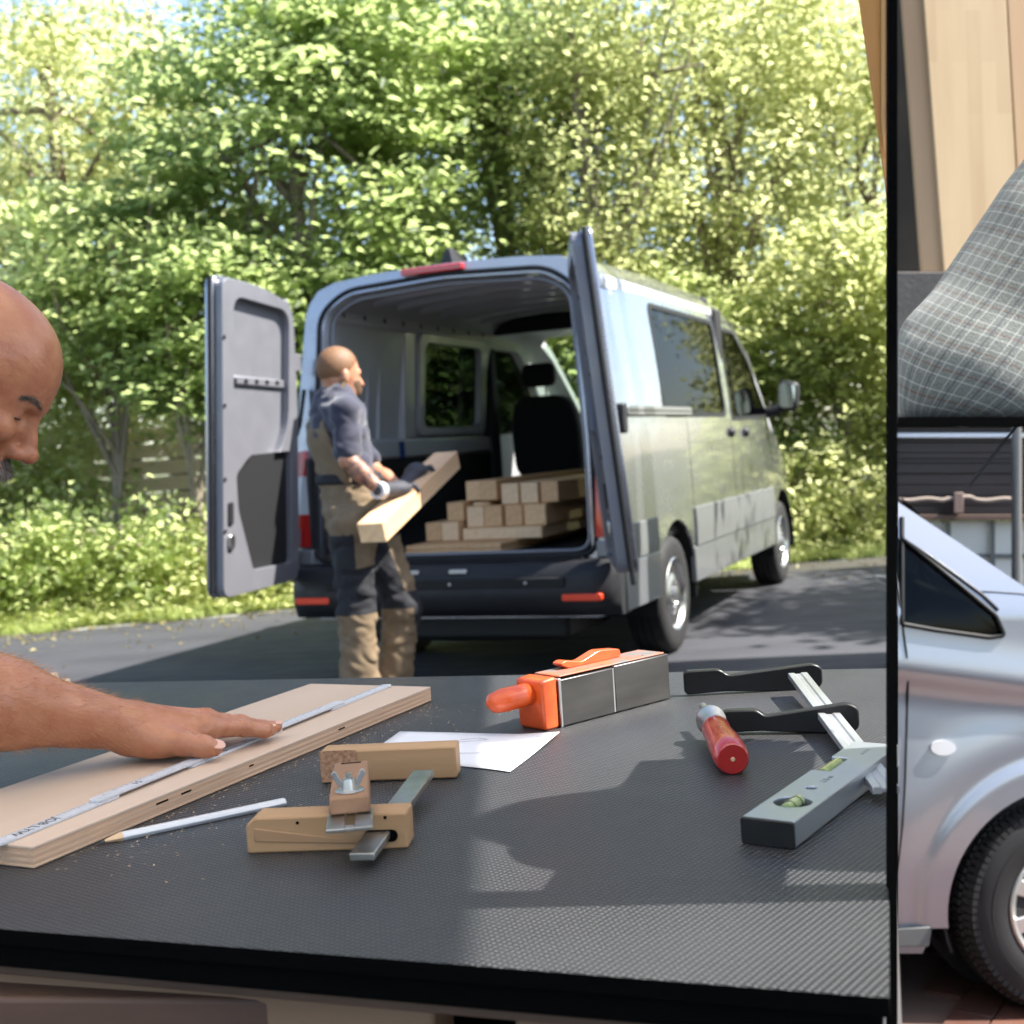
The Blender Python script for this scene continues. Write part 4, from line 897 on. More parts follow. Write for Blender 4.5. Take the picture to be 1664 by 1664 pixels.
MB().tube([H(.19), H(.23), H(.35), H(.6), H(.85), H(.97), H(1.0)], [.0135, .0165, .0155, .0185, .0195, .0185, .016], 22).build('red_handle', M['redwood'], bc, smooth=50)
MB().tube([H(.995), H(1.006)], [.003, .002], 10).build('handle_pin', M['cedar'], bc)

# spirit level
M['alu'] = mat('anodised_aluminium', (.42, .445, .49), .36, .75, rvar=.08, bump=(400, .06, .0005)); M['vial'] = mat('vial_green', (.35, .48, .16), .08, coat=1.0, trans=.3, var=(90, (.55, .62, .3), 3))
l0 = G(1200, 1381, TZ); l1 = G(1291, 1381, TZ); l2 = G(1446, 1258, TZ); ld = (l2 - l1); ll = ld.length + .034
lv = thing('spirit_level', 'grey aluminium spirit level with green vials and black end cap', 'spirit level', (l1.x, l1.y, TZ), math.atan2(ld.y, ld.x))
LW = .049; lh = .0235
lbody = MB().box(.0035, ll, 0, LW, .0005, lh).build('level_body', M['alu'], None, smooth=0)
bcut(lbody, MB().lathe([(lh - .012, .0175), (lh + .02, .0175)], 32, (.062, .0245, 0), 'z'))
for v in (): pass
bcut(lbody, MB().lathe([(lh - .02, .0055), (lh + .02, .0055)], 20, (.112, .0255, 0), 'z'))
bcut(lbody, MB().box(.175, .232, .030, .08, lh - .014, lh + .02))
lbody.parent = lv; b_ = lbody.modifiers.new('bevel', 'BEVEL'); b_.width = .0012; b_.segments = 2
MB().prism(rrect(-.0005, LW + .0005, 0, lh + .0005, .003), -.001, .0034, 'x').build('end_cap', M['blackiron'], lv, bevel=.001)
MB().lathe([(lh - .0118, .0170), (lh - .006, .0170), (lh - .0058, .0155)], 28, (.062, .0245, 0), 'z').build('vial_ring', M['plastic'], lv)
MB().tube([(.047, .0245, lh - .0035), (.077, .0245, lh - .0035)], .0062, 14).build('vial', M['vial'], lv, smooth=50)
MB().tube([(.180, .040, lh - .0055), (.227, .040, lh - .0055)], .006, 14).build('vial', M['vial'], lv, smooth=50)
for u in (.054, .070): MB().tube([(u, .0245 + .0063 * math.cos(t * .3), lh - .0035 + .0063 * math.sin(t * .3)) for t in range(-1, 12)], .0004, 5).build('vial_mark', M['ink'], lv)
ti = mat('faded_print', (.22, .23, .25), .6)
for i, (tx_, u) in enumerate((('1 0 m', .145), ('= = =', .26), ('. . . / /', .32))): text(tx_, .010, (u, .022, lh + .0003), (0, 0, math.pi / 2 * 0), ti, lv)
# offcuts at the back of the bench, slip of green glass under the board
M['pale'] = wood('pale_offcut', (.66, .50, .34), (.55, .40, .26), 10, 0)
for px, py, L_, ww, hh, az, lab in ((58, 1128, .085, .03, .030, .35, 'short pale wood offcut at the back corner of the bench'), (88, 1124, .06, .028, .020, -.5, 'smaller split wood offcut leaning beside the other offcut')):
    g = G(px, py, TZ); t = thing('wood_offcut', lab, 'offcut', (g.x, g.y, TZ), az)
    MB().hexa([(-L_ / 2, -ww / 2, .0005), (L_ / 2, -ww / 2, .0005), (L_ / 2, ww / 2, .0005), (-L_ / 2, ww / 2, .0005), (-L_ / 2, -ww / 2, hh * .9), (L_ / 2 - .012, -ww / 2, hh), (L_ / 2 - .005, ww / 2, hh * 1.05), (-L_ / 2, ww / 2, hh)]).build('offcut', M['pale'], t, bevel=.0012)
g = G(205, 1216, TZ + .002); t = thing('glass_strip', 'pale green glass strip peeping out under the plywood board', 'glass strip', (g.x, g.y, TZ + .0005), .3)
MB().box(-.02, .035, -.018, .018, 0, .003).build('strip', mat('green_glass', (.55, .78, .60), .12, coat=.6), t, bevel=.0006)

# sawdust and chips round the board
n = 420; k = RNG.integers(0, 2, n); u = RNG.uniform(0, 1, n); off = np.abs(RNG.exponential(.05, n)) + .006
X_ = pNL.x + bd.x * bl * u + bd.y * off * 1.0; Y_ = pNL.y + bd.y * bl * u - bd.x * off; sz = RNG.uniform(.0006, .0022, n); an2 = RNG.uniform(0, 6.28, n)
V = np.stack([np.stack([X_ + sz * np.cos(an2 + q) * (1 if q in (0, math.pi) else .4), Y_ + sz * np.sin(an2 + q) * (1 if q in (0, math.pi) else .4), X_ * 0 + TZ + .0006 + (.0008 if q == 0 else 0)], 1) for q in (0, math.pi / 2, math.pi, 3 * math.pi / 2)], 1).reshape(-1, 3)
tag(np_mesh('sawdust', V, np.arange(4 * n).reshape(-1, 4), mat('sawdust_flake', (.60, .44, .28), .9), smooth=0), 'fine sawdust flakes scattered on the bench beside the plywood', 'sawdust', kind='stuff')

# ------------------------------------------------------------------ people
def npv(v): return np.array(v, np.float32)
def skinmat(name, c1, c2, rough=.42):
    m = mat(name, c1, rough, var=(30, c2, 10), bump=(170, .35, .0022), sss=.22, rvar=.1)
    N = m.node_tree.nodes; L = m.node_tree.links; b = N['Principled BSDF']; tc = N.new('ShaderNodeTexCoord'); vo = N.new('ShaderNodeTexNoise'); vo.inputs['Scale'].default_value = 900; vo.inputs['Detail'].default_value = 2; L.new(tc.outputs['Object'], vo.inputs[0])
    rp = N.new('ShaderNodeValToRGB'); rp.color_ramp.elements[0].position = .62; rp.color_ramp.elements[1].position = .78; rp.color_ramp.elements[0].color = (1, 1, 1, 1); rp.color_ramp.elements[1].color = (.55, .42, .36, 1); L.new(vo.outputs[0], rp.inputs[0])
    mx = N.new('ShaderNodeMixRGB'); mx.blend_type = 'MULTIPLY'; mx.inputs[0].default_value = .7; L.new(b.inputs['Base Color'].links[0].from_socket, mx.inputs[1]); L.new(rp.outputs[0], mx.inputs[2]); L.new(mx.outputs[0], b.inputs['Base Color']); return m
M['skin'] = skinmat('skin', (.42, .185, .10), (.33, .12, .062), .32); M['skin2'] = skinmat('skin_tanned', (.47, .23, .135), (.38, .17, .095), .5)
M['navy'] = mat('navy_cotton', (.026, .026, .046), .85, var=(20, (.018, .018, .034), 5), bump=(380, .3, .002), sheen=.3)
M['khaki'] = mat('khaki_canvas', (.19, .135, .078), .85, var=(16, (.145, .10, .058), 5), bump=(420, .35, .002)); M['blackcloth'] = mat('black_canvas', (.014, .014, .017), .85, bump=(380, .3, .002))
M['glove'] = mat('dark_glove', (.035, .035, .042), .7, bump=(200, .4, .002)); M['glovegrey'] = mat('glove_cuff', (.42, .42, .43), .8)
M['hair'] = mat('blond_hair', (.21, .105, .045), .6, var=(160, (.14, .065, .028), 4), bump=(260, .6, .002)); M['beard'] = mat('brown_beard', (.11, .06, .032), .7, bump=(260, .7, .002)); M['leather'] = mat('boot_leather', (.03, .024, .02), .6)
def rotm(fwd, up=(0, 0, 1)):            # columns: forward, left, up
    f = Vector(fwd).normalized(); l = Vector(up).cross(f).normalized(); u = f.cross(l); return np.array([f, l, u], np.float32).T
def face_mats(V, Fq, fn):
    return fn(V[Fq].mean(1))
_fr = np.random.default_rng(3); _FW = [(_fr.normal(size=3) * f_, _fr.uniform(0, 6.28), a_) for f_, a_ in ((9, .5), (12, .45), (16, .4), (22, .35), (28, .3), (36, .22), (48, .15)) for _ in (0, 1)]
def folds(p, amp, zs=1.6):               # uneven creases in cloth
    q = p * npv((1, 1, zs)); o = 0
    for k, ph, a_ in _FW: o = o + a_ * np.sin(q @ npv(k) + ph + 1.3 * np.sin(q @ npv(k[::-1]) * .5))
    return amp * (1 - np.abs(np.clip(o * .6, -1, 1))) - amp * .5
# ---- the worker at the van
wd_ = 5.86
wroot = P(592, 1190, wd_); wroot.z = 0
wk = thing('person', 'worker in navy polo and khaki bib trousers holding a timber beam by the van', 'person', wroot)
def W(px, py, d): return npv(P(px, py, d) - wroot)
RB = rotm((math.cos(rad(28)), math.sin(rad(28)), 0)); RH = rotm((math.cos(rad(33)), math.sin(rad(33)), -.05))
hc = W(552, 604, 5.90); nk = W(546, 648, 5.90); ch = W(550, 708, 5.89); wa = W(566, 775, 5.88); pv = W(582, 830, 5.88)
rsh, rel, rwr, rha = W(560, 672, 5.72), W(566, 748, 5.68), W(618, 797, 5.66), W(645, 815, 5.66)
lsh, lel, lwr, lha = W(556, 672, 6.07), W(606, 765, 6.10), W(652, 795, 5.92), W(664, 803, 5.88)
rhip, rkn, ran = W(572, 852, 5.78), W(580, 1000, 5.80), W(590, 1160, 5.83); lhip, lkn, lan = W(606, 852, 5.96), W(655, 985, 5.95), W(630, 1160, 6.02)
def hl(p, x, y, z): return p + RH @ npv((x, y, z))
def w_head(p):
    d = ell(p, hl(hc, -.012, 0, .02), (.097, .077, .092), RH); d = smin(d, ell(p, hl(hc, .04, 0, -.05), (.055, .058, .075), RH), .04)
    d = smin(d, ell(p, hl(hc, .05, 0, -.09), (.045, .045, .035), RH), .03)
    d = smin(d, cap(p, hl(hc, .09, 0, -.02), hl(hc, .112, 0, -.055), .009, .013), .012)
    d = smin(d, cap(p, hl(hc, .078, -.04, -.005), hl(hc, .078, .04, -.005), .012), .015)
    for s in (-1, 1): d = smin(d, ell(p, hl(hc, -.008, s * .079, -.03), (.02, .010, .032), RH), .008); d = smax(d, -ell(p, hl(hc, .09, s * .033, -.028), (.016, .016, .012), RH), .012)
    d = smin(d, cap(p, hl(hc, -.025, 0, -.06), nk + npv((0, 0, -.03)), .056, .066), .03)
    return d
def w_skin(p):
    d = w_head(p)
    for a, b, c in ((rsh, rel, rwr), (lsh, lel, lwr)): d = smin(d, chain(p, [a, b, b * .6 + c * .4, c], [.046, .041, .042, .028], .02), .02)
    d = smin(d, ell(p, ch, (.10, .15, .2), RB), .05)
    return d
V, Fq = surfnet(w_skin, (-.45, -.45, .85), (.5, .6, 1.9), .009)
M['tattoo'] = mat('tattooed_skin', (.40, .19, .11), .5, var=(34, (.04, .032, .034), 8), sss=.1)
fc = V[Fq].mean(1); fx = rwr - rel; tt_ = ((fc - rel) @ fx) / float(fx @ fx); near_ = np.linalg.norm(fc - rel - np.clip(tt_, 0, 1)[:, None] * fx, axis=1) < .075
np_mesh('body', V, Fq, [M['skin2'], M['tattoo']], wk, midx=(near_ & (tt_ > .05) & (tt_ < .9)).astype(int))
def w_torso(p):
    d = ell(p, ch + npv((0, 0, .03)), (.115, .175, .20), RB); d = smin(d, ell(p, wa, (.108, .150, .16), RB), .08)
    d = smin(d, cap(p, nk + npv((0, 0, -.05)), ch, .085, .10), .06); d = smin(d, cap(p, rsh, lsh, .056, .056), .06); return d
def w_shirt(p):
    d = w_torso(p) - .008
    for a, b in ((rsh, rel), (lsh, lel)): d = smin(d, cap(p, a, a * .22 + b * .78, .060, .062), .03)
    n_ = cap(p, nk + npv((0, 0, -.035)), nk + npv((0, 0, .0)), .072, .068); d = smin(d, n_, .015)
    d = smax(d, -cap(p, nk, nk + npv((.01, 0, .12)), .060, .064), .006)
    return d + folds(p, .013)
V, Fq = surfnet(w_shirt, (-.45, -.5, .85), (.5, .6, 1.72), .009); np_mesh('polo_shirt', V, Fq, M['navy'], wk)
def w_trou(p):
    d = ell(p, pv, (.135, .185, .15), RB); d = smin(d, cap(p, wa, pv, .14, .15), .06)
    d = smin(d, chain(p, [rhip, rkn, ran], [.106, .084, .090], .03), .04); d = smin(d, chain(p, [lhip, lkn, lan], [.106, .084, .090], .03), .04)
    top = p[..., 2] - (wa[2] + .02); d = smax(d, top, .01)
    return d + folds(p, .016)
V, Fq = surfnet(w_trou, (-.4, -.45, .05), (.5, .6, 1.3), .0075)
def trou_m(c):
    z = c[:, 2]; out = np.zeros(len(c), int)
    out[(z > .585) & (z < .95)] = 1; out[(z > wa[2] - .03)] = 1
    far = (c[:, 0] > rkn[0] + .15); out[far & (z > .60) & (z < .86) & (c[:, 1] < (lkn[1] - .07))] = 1
    # side pocket in khaki on the near hip, khaki stripe on the far thigh
    out[(z > .80) & (z < .95) & (c[:, 0] > .03) & (c[:, 0] < .16) & (c[:, 1] < .0)] = 0
    rel_ = c[:, 0] - (lhip[0] + (lkn[0] - lhip[0]) * np.clip((lhip[2] - z) / (lhip[2] - lkn[2]), 0, 1)); out[(rel_ > .045) & (z > .66) & (z < .92) & (c[:, 0] > .05)] = 0
    out[(rel_ > .055) & (z > .42) & (z <= .62)] = 1
    return out
np_mesh('bib_trousers', V, Fq, [M['khaki'], M['blackcloth']], wk, midx=face_mats(V, Fq, trou_m))
def strap(name, pts, w, m, r=.005):
    mb = MB(); path = [Vector(p) for p in pts]; mb.tube(path, w, 8)
    return mb.build(name, m, wk, smooth=180)
bk = RB @ npv((-1, 0, 0)); lf = RB @ npv((0, 1, 0))
def proj_out(q, dr, off=.004):          # walk outwards until clear of the shirt
    q = npv(q); t = 0
    for _ in range(60):
        if float(w_shirt(q[None])[0]) > off: break
        q = q + dr * .006
    return q
for s in (-1, 1):
    pts = []
    for k in range(9):
        u = k / 8; base = wa * (1 - u) + (nk + npv((0, 0, -.075))) * u + lf * s * (.13 - .05 * u); pts.append(proj_out(base, bk if u < .95 else npv((0, 0, 1))))
    mb = MB()
    for q in pts: 
        for s2 in (-1, 1): mb.v.append(Vector(q + lf * s2 * (.028 if q[2] > wa[2] + .2 else .045)))
    n = len(pts); mb.v += [v - Vector(bk) * .02 for v in mb.v]
    for k in range(n - 1):
        a = 2 * k; mb.f += [(a, a + 1, a + 3, a + 2), (2 * n + a, 2 * n + a + 2, 2 * n + a + 3, 2 * n + a + 1), (a, a + 2, 2 * n + a + 2, 2 * n + a), (a + 1, 2 * n + a + 1, 2 * n + a + 3, a + 3)]
    mb.build('bib_strap', M['khaki'], wk, smooth=180)
sd = RB @ npv((0, -1, 0))
def w_bib(p):                            # side and back panels of the bib
    d = w_torso(p) - .014; u = (p - wa) @ npv(RB[:, 0]); zz = p[..., 2] - wa[2]
    return smax(smax(d, np.abs(zz - .10) - .13, .01), (u + .045 + zz * .33), .01)
V, Fq = surfnet(w_bib, (-.4, -.4, 1.0), (.4, .5, 1.5), .009); np_mesh('bib_back', V, Fq, M['khaki'], wk)
def w_belt(p): return smax(w_trou(p) - .010, np.abs(p[..., 2] - wa[2] + .005) - .022, .004)
V, Fq = surfnet(w_belt, (-.4, -.4, 1.0), (.4, .5, 1.3), .008); np_mesh('belt', V, Fq, M['blackcloth'], wk)
def w_hair(p):
    d = ell(p, hl(hc, -.014, 0, .022), (.1000, .0800, .0950), RH); u = (p - hc) @ RH
    return smax(d, -(u[..., 2] - (-.02 + np.clip(u[..., 0], -.1, .1) * .95)), .012)
V, Fq = surfnet(w_hair, hc - .2, hc + .2, .006); np_mesh('cropped_hair', V, Fq, M['hair'], wk)
def w_beard(p):
    d = smin(ell(p, hl(hc, .055, 0, -.085), (.052, .052, .045), RH), ell(p, hl(hc, .05, 0, -.05), (.05, .062, .05), RH), .02); u = (p - hc) @ RH
    d = smax(d, u[..., 2] + .035 + .03 * (u[..., 0] > .09), .01); return smax(d, -(u[..., 0] - .02), .01)
V, Fq = surfnet(w_beard, hc - .2, hc + .2, .006); np_mesh('beard', V, Fq, M['beard'], wk)
# timber held in his hands
A0 = P(604, 866, 5.50); B0 = P(727, 748, 6.35); bx = (B0 - A0).normalized(); bl3 = (B0 - A0).length
byv = Vector((0, 0, 1)); bs = bx.cross(byv).normalized(); bu = bs.cross(bx)
def beampt(t): return npv(A0 + bx * t - wroot)
def hand(p, wr, grip, side):             # glove: palm over the beam, four fingers bent over the far edge, thumb on the near side
    d = smin(cap(p, wr, grip, .036, .04), ell(p, grip, (.045, .045, .028)), .02); return d
def glove(wr, gp, sgn):
    X = npv(bx); Sd = npv(bs) * sgn; U_ = npv(bu)
    def fn(p):
        d = smin(cap(p, wr, gp, .034, .036), ell(p, gp, (.05, .05, .03)), .03)
        for k in range(4):
            b0 = gp + X * (.035 - k * .023); L_ = (.95, 1.05, 1.0, .82)[k]
            d = smin(d, chain(p, [b0, b0 - Sd * .045 * L_ + U_ * .004, b0 - Sd * .062 * L_ - U_ * .030, b0 - Sd * .055 * L_ - U_ * .055], [.013, .0115, .0105, .0095], .005), .006)
        t0_ = gp + X * .02 + Sd * .02
        d = smin(d, chain(p, [t0_, t0_ + Sd * .035 + X * .02, t0_ + Sd * .05 + X * .03 - U_ * .03], [.014, .012, .010], .006), .01)
        return d
    return fn
gr = npv(A0 + bx * .36 + bu * .068 - wroot); gl = npv(A0 + bx * .62 + bu * .066 + bs * -.02 - wroot)
for nm, wr, gp, sg in (('glove', rwr, gr, 1), ('glove', lwr, gl, 1)):
    fn = glove(wr, gp, sg); lo = np.minimum(wr, gp) - .14; hi = np.maximum(wr, gp) + .14
    V, Fq = surfnet(fn, lo, hi, .005); np_mesh(nm, V, Fq, M['glove'], wk)
    ax = (gp - wr) / np.linalg.norm(gp - wr); MB().tube([Vector(wr - ax * .025), Vector(wr + ax * .012)], [.038, .040], 14).build('glove_cuff', M['glovegrey'], wk, smooth=60)
for an_, kn in ((ran, rkn), (lan, lkn)):
    f_ = RB @ npv((1, 0, 0))
    def boot(p): return smax(smin(cap(p, an_ + npv((0, 0, .06)), npv((an_[0], an_[1], .05)), .062, .058), cap(p, npv((an_[0], an_[1], .05)), npv((an_[0], an_[1], .045)) + f_ * .15, .055, .045), .03), -p[..., 2], .004)
    V, Fq = surfnet(boot, (an_[0] - .3, an_[1] - .3, -.02), (an_[0] + .3, an_[1] + .3, .3), .009); np_mesh('work_boot', V, Fq, M['leather'], wk)
hbm = thing('held_timber_beam', 'square timber beam carried slantwise in the gloved hands of the worker', 'timber', A0, mat3=Matrix((bx, bs * -1, bu)).transposed())
MB().box(.002, bl3, -.062, .062, -.045, .045).build('beam_sides', wood('held_beam_wood', (.72, .47, .27), (.60, .37, .20), 10, 0, .65), hbm, bevel=.003)
MB().box(-.001, .003, -.060, .060, -.043, .043).build('end_grain', M['endgrain'], hbm)


# ---- the bald man measuring the board
hd = 1.59; Hc = npv(P(-42, 588, hd)); RM = np.array(Matrix.Rotation(rad(8), 3, 'Z') @ Matrix.Rotation(rad(34), 3, 'Y'), np.float32)
mroot = Vector((-1.08, 1.62, 0)); mk = thing('person', 'bald man with moustache bent over the bench pressing a hand on the board', 'person', mroot)
Hc = Hc - npv(mroot)
def q_(x, y, z): return Hc + RM @ npv((x, y, z))
def m_head(p):
    p = (p - Hc) @ RM                    # into head space
    d = ell(p, (-.014, 0, .012), (.100, .078, .092)); d = smin(d, ell(p, (.036, 0, .006), (.062, .066, .070)), .04)
    d = smin(d, ell(p, (.042, 0, -.055), (.050, .057, .066)), .035); d = smin(d, ell(p, (.036, 0, -.098), (.052, .050, .040)), .03); d = smin(d, ell(p, (.076, 0, -.124), (.022, .024, .018)), .02)
    for s in (-1, 1):
        d = smin(d, ell(p, (.064, s * .046, -.052), (.028, .019, .018)), .018)
        d = smin(d, cap(p, (.070, s * .046, -.014), (.0885, s * .012, -.010), .0095, .0105), .012)
        d = smax(d, -ell(p, (.100, s * .032, -.028), (.017, .017, .0110)), .012)
        d = smin(d, ell(p, (.0725, s * .035, -.0265), (.0170, .0180, .0125)), .004)
        d = smax(d, -cap(p, (.088, s * .022, -.0185), (.060, s * .052, -.0195), .0016, .0012), .003)
        d = smax(d, -cap(p, (.088, s * .024, -.0425), (.066, s * .050, -.0405), .0016, .0010), .005)
        d = smin(d, ell(p, (.098, s * .0135, -.073), (.0125, .0085, .0088)), .006)
        d = smax(d, -ell(p, (.104, s * .0075, -.0815), (.006, .0042, .004)), .004)
        d = smax(d, -cap(p, (.094, s * .024, -.075), (.083, s * .036, -.098), .002, .0015), .010)
        e = ell(p, (-.006, s * .081, -.030), (.019, .010, .033)); e = smax(e, -ell(p, (.0, s * .090, -.028), (.011, .006, .022)), .006); d = smin(d, e, .008)
    d = smin(d, cap(p, (.086, 0, -.020), (.106, 0, -.052), .0085, .0095), .010); d = smin(d, ell(p, (.112, 0, -.068), (.0135, .0125, .012)), .009)
    d = smin(d, cap(p, (.093, -.020, -.101), (.093, .020, -.101), .0075), .008); d = smin(d, cap(p, (.090, -.017, -.112), (.090, .017, -.112), .008), .008); d = smax(d, -cap(p, (.101, -.022, -.1065), (.101, .022, -.1065), .0014), .003)
    for zz, am in ((.018, .0004), (.031, .00035), (.044, .0003)): d = d + am * np.exp(-((p[..., 2] - zz - .004 * np.sin(p[..., 1] * 60)) / .0022) ** 2) * (p[..., 0] > .05)
    for k in range(3): d = d + .0012 * np.exp(-(((p[..., 2] + .030 + (k - 1) * .008) - (k - 1) * (.05 - p[..., 0]) * .35) / .0013) ** 2) * np.exp(-((p[..., 0] - .052) / .012) ** 2) * (np.abs(p[..., 1]) > .04)
    return smin(d, cap(p, (-.03, 0, -.07), (-.075, 0, -.20), .060, .068), .04)
netH = surfnet(m_head, Hc - .17, Hc + npv((.17, .15, .16)), .0030)
# arm and hand
BT = BTZ
Wp = npv(G(205, 1180, .985) - mroot); Tp = npv(G(447, 1187, BT + .012) - mroot); u2 = (Tp - Wp) * npv((1, 1, 0)); hl_ = float(np.linalg.norm(u2)); u2 /= hl_; n2 = npv((-u2[1], u2[0], 0)); z2 = npv((0, 0, 1))
F1 = npv(P(0, 1143, 1.43) - mroot); F2 = npv(P(-90, 1118, 1.40) - mroot); El = npv(P(-190, 1085, 1.37) - mroot); Sh = npv(P(-300, 840, 1.52) - mroot)
def HP(a, b, z): q = Wp + u2 * a + n2 * b; q[2] = BT + z; return q
th_t = npv(G(354, 1217, BT + .014) - mroot); ta = float((th_t - Wp) @ u2); tb_ = float((th_t - Wp) @ n2)
fingers = [[HP(.090, -.030, .034), HP(.133, -.024, .0235), HP(.161, -.021, .0155), HP(hl_ - .006, -.0, .0135)],
           [HP(.094, -.004, .036), HP(.136, .004, .026), HP(.162, .007, .0165), HP(.181, .009, .0145)],
           [HP(.089, .017, .033), HP(.131, .030, .022), HP(.150, .036, .0155), HP(.168, .041, .0135)],
           [HP(.079, .036, .028), HP(.110, .054, .018), HP(.130, .064, .0135), HP(.148, .072, .0125)]]
fingers[0][1] = HP(.133, -.024, .0255); fingers[0][2] = HP(.161, -.013, .0165)
FR = [(.0130, .0100, .0089, .0076), (.0132, .0103, .0091, .0077), (.0123, .0096, .0086, .0073), (.0110, .0085, .0075, .0064)]
thumb = [HP(.026, -.024, .030), HP(ta * .60, tb_ * .86, .0245), HP(ta * .82, tb_ * .98, .0185), HP(ta - .004, tb_, .0155)]
def m_hand(p):
    q = p.copy(); d = None
    d = smin(cap(p, F1, Wp, .046, .0285), cap(p, F2, F1, .049, .046), .03)
    a = ((p - Wp) @ u2); b = ((p - Wp) @ n2); z = p[..., 2] - BT
    for f_, r_ in zip(fingers, FR):
        m0 = Wp + (f_[0] - Wp) * .1; d = smin(d, cap(p, m0 + z2 * -.004, f_[0] - z2 * .004, .021, r_[0] + .001), .020)
    d = smin(d, ell(p, HP(.045, -.020, .022), (.040, .024, .018), np.stack([u2, n2, z2], 1)), .015); d = smin(d, ell(p, HP(.040, .020, .020), (.040, .02, .016), np.stack([u2, n2, z2], 1)), .015)
    for f_, r_ in zip(fingers, FR):
        c_ = chain(p, f_, r_, .004)
        c_ = smin(c_, ell(p, f_[1] + z2 * .0015, (.0095, .0095, r_[1] * .98)), .004); d = smin(d, c_, .0045)
        d = smin(d, ell(p, f_[0] + z2 * .003, (.0120, .0105, .0130)), .008)
    for f_ in fingers: d = smin(d, cap(p, Wp + (f_[0] - Wp) * .35 + z2 * .021, f_[0] + z2 * .0115, .0026, .0034), .006)
    for v_ in ([HP(.02, -.012, .049), HP(.05, -.006, .050), HP(.078, -.016, .047)], [HP(.03, .012, .047), HP(.055, .010, .048), HP(.08, .006, .0475)], [HP(-.01, -.01, .056), HP(.02, .006, .050), HP(.05, -.006, .050)]): d = smin(d, chain(p, v_, [.0022, .0024, .0018], .002), .0035)
    c_ = chain(p, thumb, (.019, .0138, .0122, .0098), .006); c_ = smin(c_, ell(p, thumb[2] + z2 * .002, (.013, .013, .0118)), .005); d = smin(d, c_, .012)
    d = smax(d, -(z - .0010), .002)
    # knuckle creases
    for f_ in fingers + [thumb]:
        j = f_[1] if f_ is not thumb else f_[2]; ax = (f_[2] - f_[1]); ax = ax / np.linalg.norm(ax); s_ = (p - j) @ ax; near = np.exp(-(np.linalg.norm(p - j - z2 * .009, axis=-1) / .010) ** 2)
        for o_ in (-.003, 0, .003): d = d + .0007 * near * np.exp(-((s_ - o_) / .0009) ** 2)
    return d
lo = np.minimum(np.minimum(F1, Tp), Wp) - npv((.03, .07, .07)); hi = np.maximum(np.maximum(F1, Tp), Wp) + npv((.05, .11, .07)); lo[0] = F1[0] - .01
netA = surfnet(m_hand, lo, hi, .0024)
def m_rest(p): 
    d = chain(p, [F1, F2, El, Sh], [.046, .049, .052, .062], .02); return smin(d, cap(p, Sh, q_(-.075, 0, -.2), .07, .07), .04)
netB = surfnet(m_rest, np.minimum(El, Sh) - .12, np.maximum(F1, q_(-.05, 0, -.1)) + npv((.0, .1, .05)), .010)
V, Fq = merge_nets([netH, netA, netB]); body2 = np_mesh('body', V, Fq, M['skin'], mk)
# nails
mn = mat('nail', (.58, .32, .24), .28, coat=.4)
for f_, r_ in list(zip(fingers, FR)) + [(thumb, (.0, .0, .0122, .0098))]:
    ax = f_[3] - f_[2]; ax = ax / np.linalg.norm(ax); sd_ = np.cross(z2, ax); sd_ /= np.linalg.norm(sd_); up_ = np.cross(ax, sd_); up_ = (up_ - n2 * (.75 if f_ is thumb else .25)); up_ /= np.linalg.norm(up_); sd_ = np.cross(up_, ax); c = f_[3] + ax * .001 + up_ * (r_[3] * .74); big = 1.35 if f_ is thumb else 1
    R_ = np.stack([ax, sd_, up_], 1); V, Fq = surfnet(lambda p: ell(p, c, (.0080 * big, .0060 * big, .0022), R_), c - .014, c + .014, .0011); np_mesh('finger_nail', V, Fq, mn, mk)
# hair: forearm fuzz, eyebrows, lashes, moustache
def strands(name, roots, dirs, length, wid, m, parent, curl=.3):
    n = len(roots); dirs = dirs / np.linalg.norm(dirs, axis=1, keepdims=True); L_ = (length * RNG.uniform(.6, 1.2, n))[:, None]
    sd_ = np.cross(dirs, RNG.normal(size=(n, 3))); sd_ /= np.linalg.norm(sd_, axis=1, keepdims=True); bend = np.cross(dirs, sd_) * curl
    a = roots - sd_ * wid; b = roots + sd_ * wid; mid = roots + dirs * L_ * .5 + bend * L_ * .12; c = mid + sd_ * wid * .7; d = mid - sd_ * wid * .7; t = roots + dirs * L_ + bend * L_ * .5
    V = np.stack([a, b, c, d, t + sd_ * wid * .15, t - sd_ * wid * .15], 1).reshape(-1, 3); i = np.arange(n)[:, None] * 6
    F_ = np.concatenate([i + np.array([[0, 1, 2, 3]]), i + np.array([[3, 2, 4, 5]])], 1).reshape(-1, 4)
    return tag(np_mesh(name, V, F_, m, parent, smooth=0), kind='stuff')
M['fuzz'] = mat('arm_hair', (.42, .20, .09), .5); M['grey_hair'] = leafmat('grizzled_hair', (.035, .025, .02), (.30, .26, .23), (.2, .15, .1), .05)
VA = netA[0]; tA = (VA - Wp) @ u2; sel = np.where((tA < .02) & (VA[:, 2] > Wp[2] - .015 + (Wp[0] - VA[:, 0]) * .1))[0]; sel = RNG.choice(sel, 1900)
armd = (Wp - F1) / np.linalg.norm(Wp - F1); tt = ((VA[sel] - F1) @ armd)[:, None]; outw = VA[sel] - (F1 + armd * tt); outw /= np.linalg.norm(outw, axis=1, keepdims=True)
strands('forearm_hair', VA[sel], armd * .8 + outw * .45 + RNG.normal(size=(len(sel), 3)) * .25, .013, .00016, M['fuzz'], mk)
def onhead(pts): return (np.asarray(pts) @ RM.T) + Hc
def snap(pts, out):                      # push points in head space onto the surface
    P_ = np.asarray(pts, np.float32); o_ = npv(out)
    for _ in range(30):
        d = m_head(onhead(P_).astype(np.float32)); P_ = P_ - (d[:, None]) * o_ * .7
    return P_
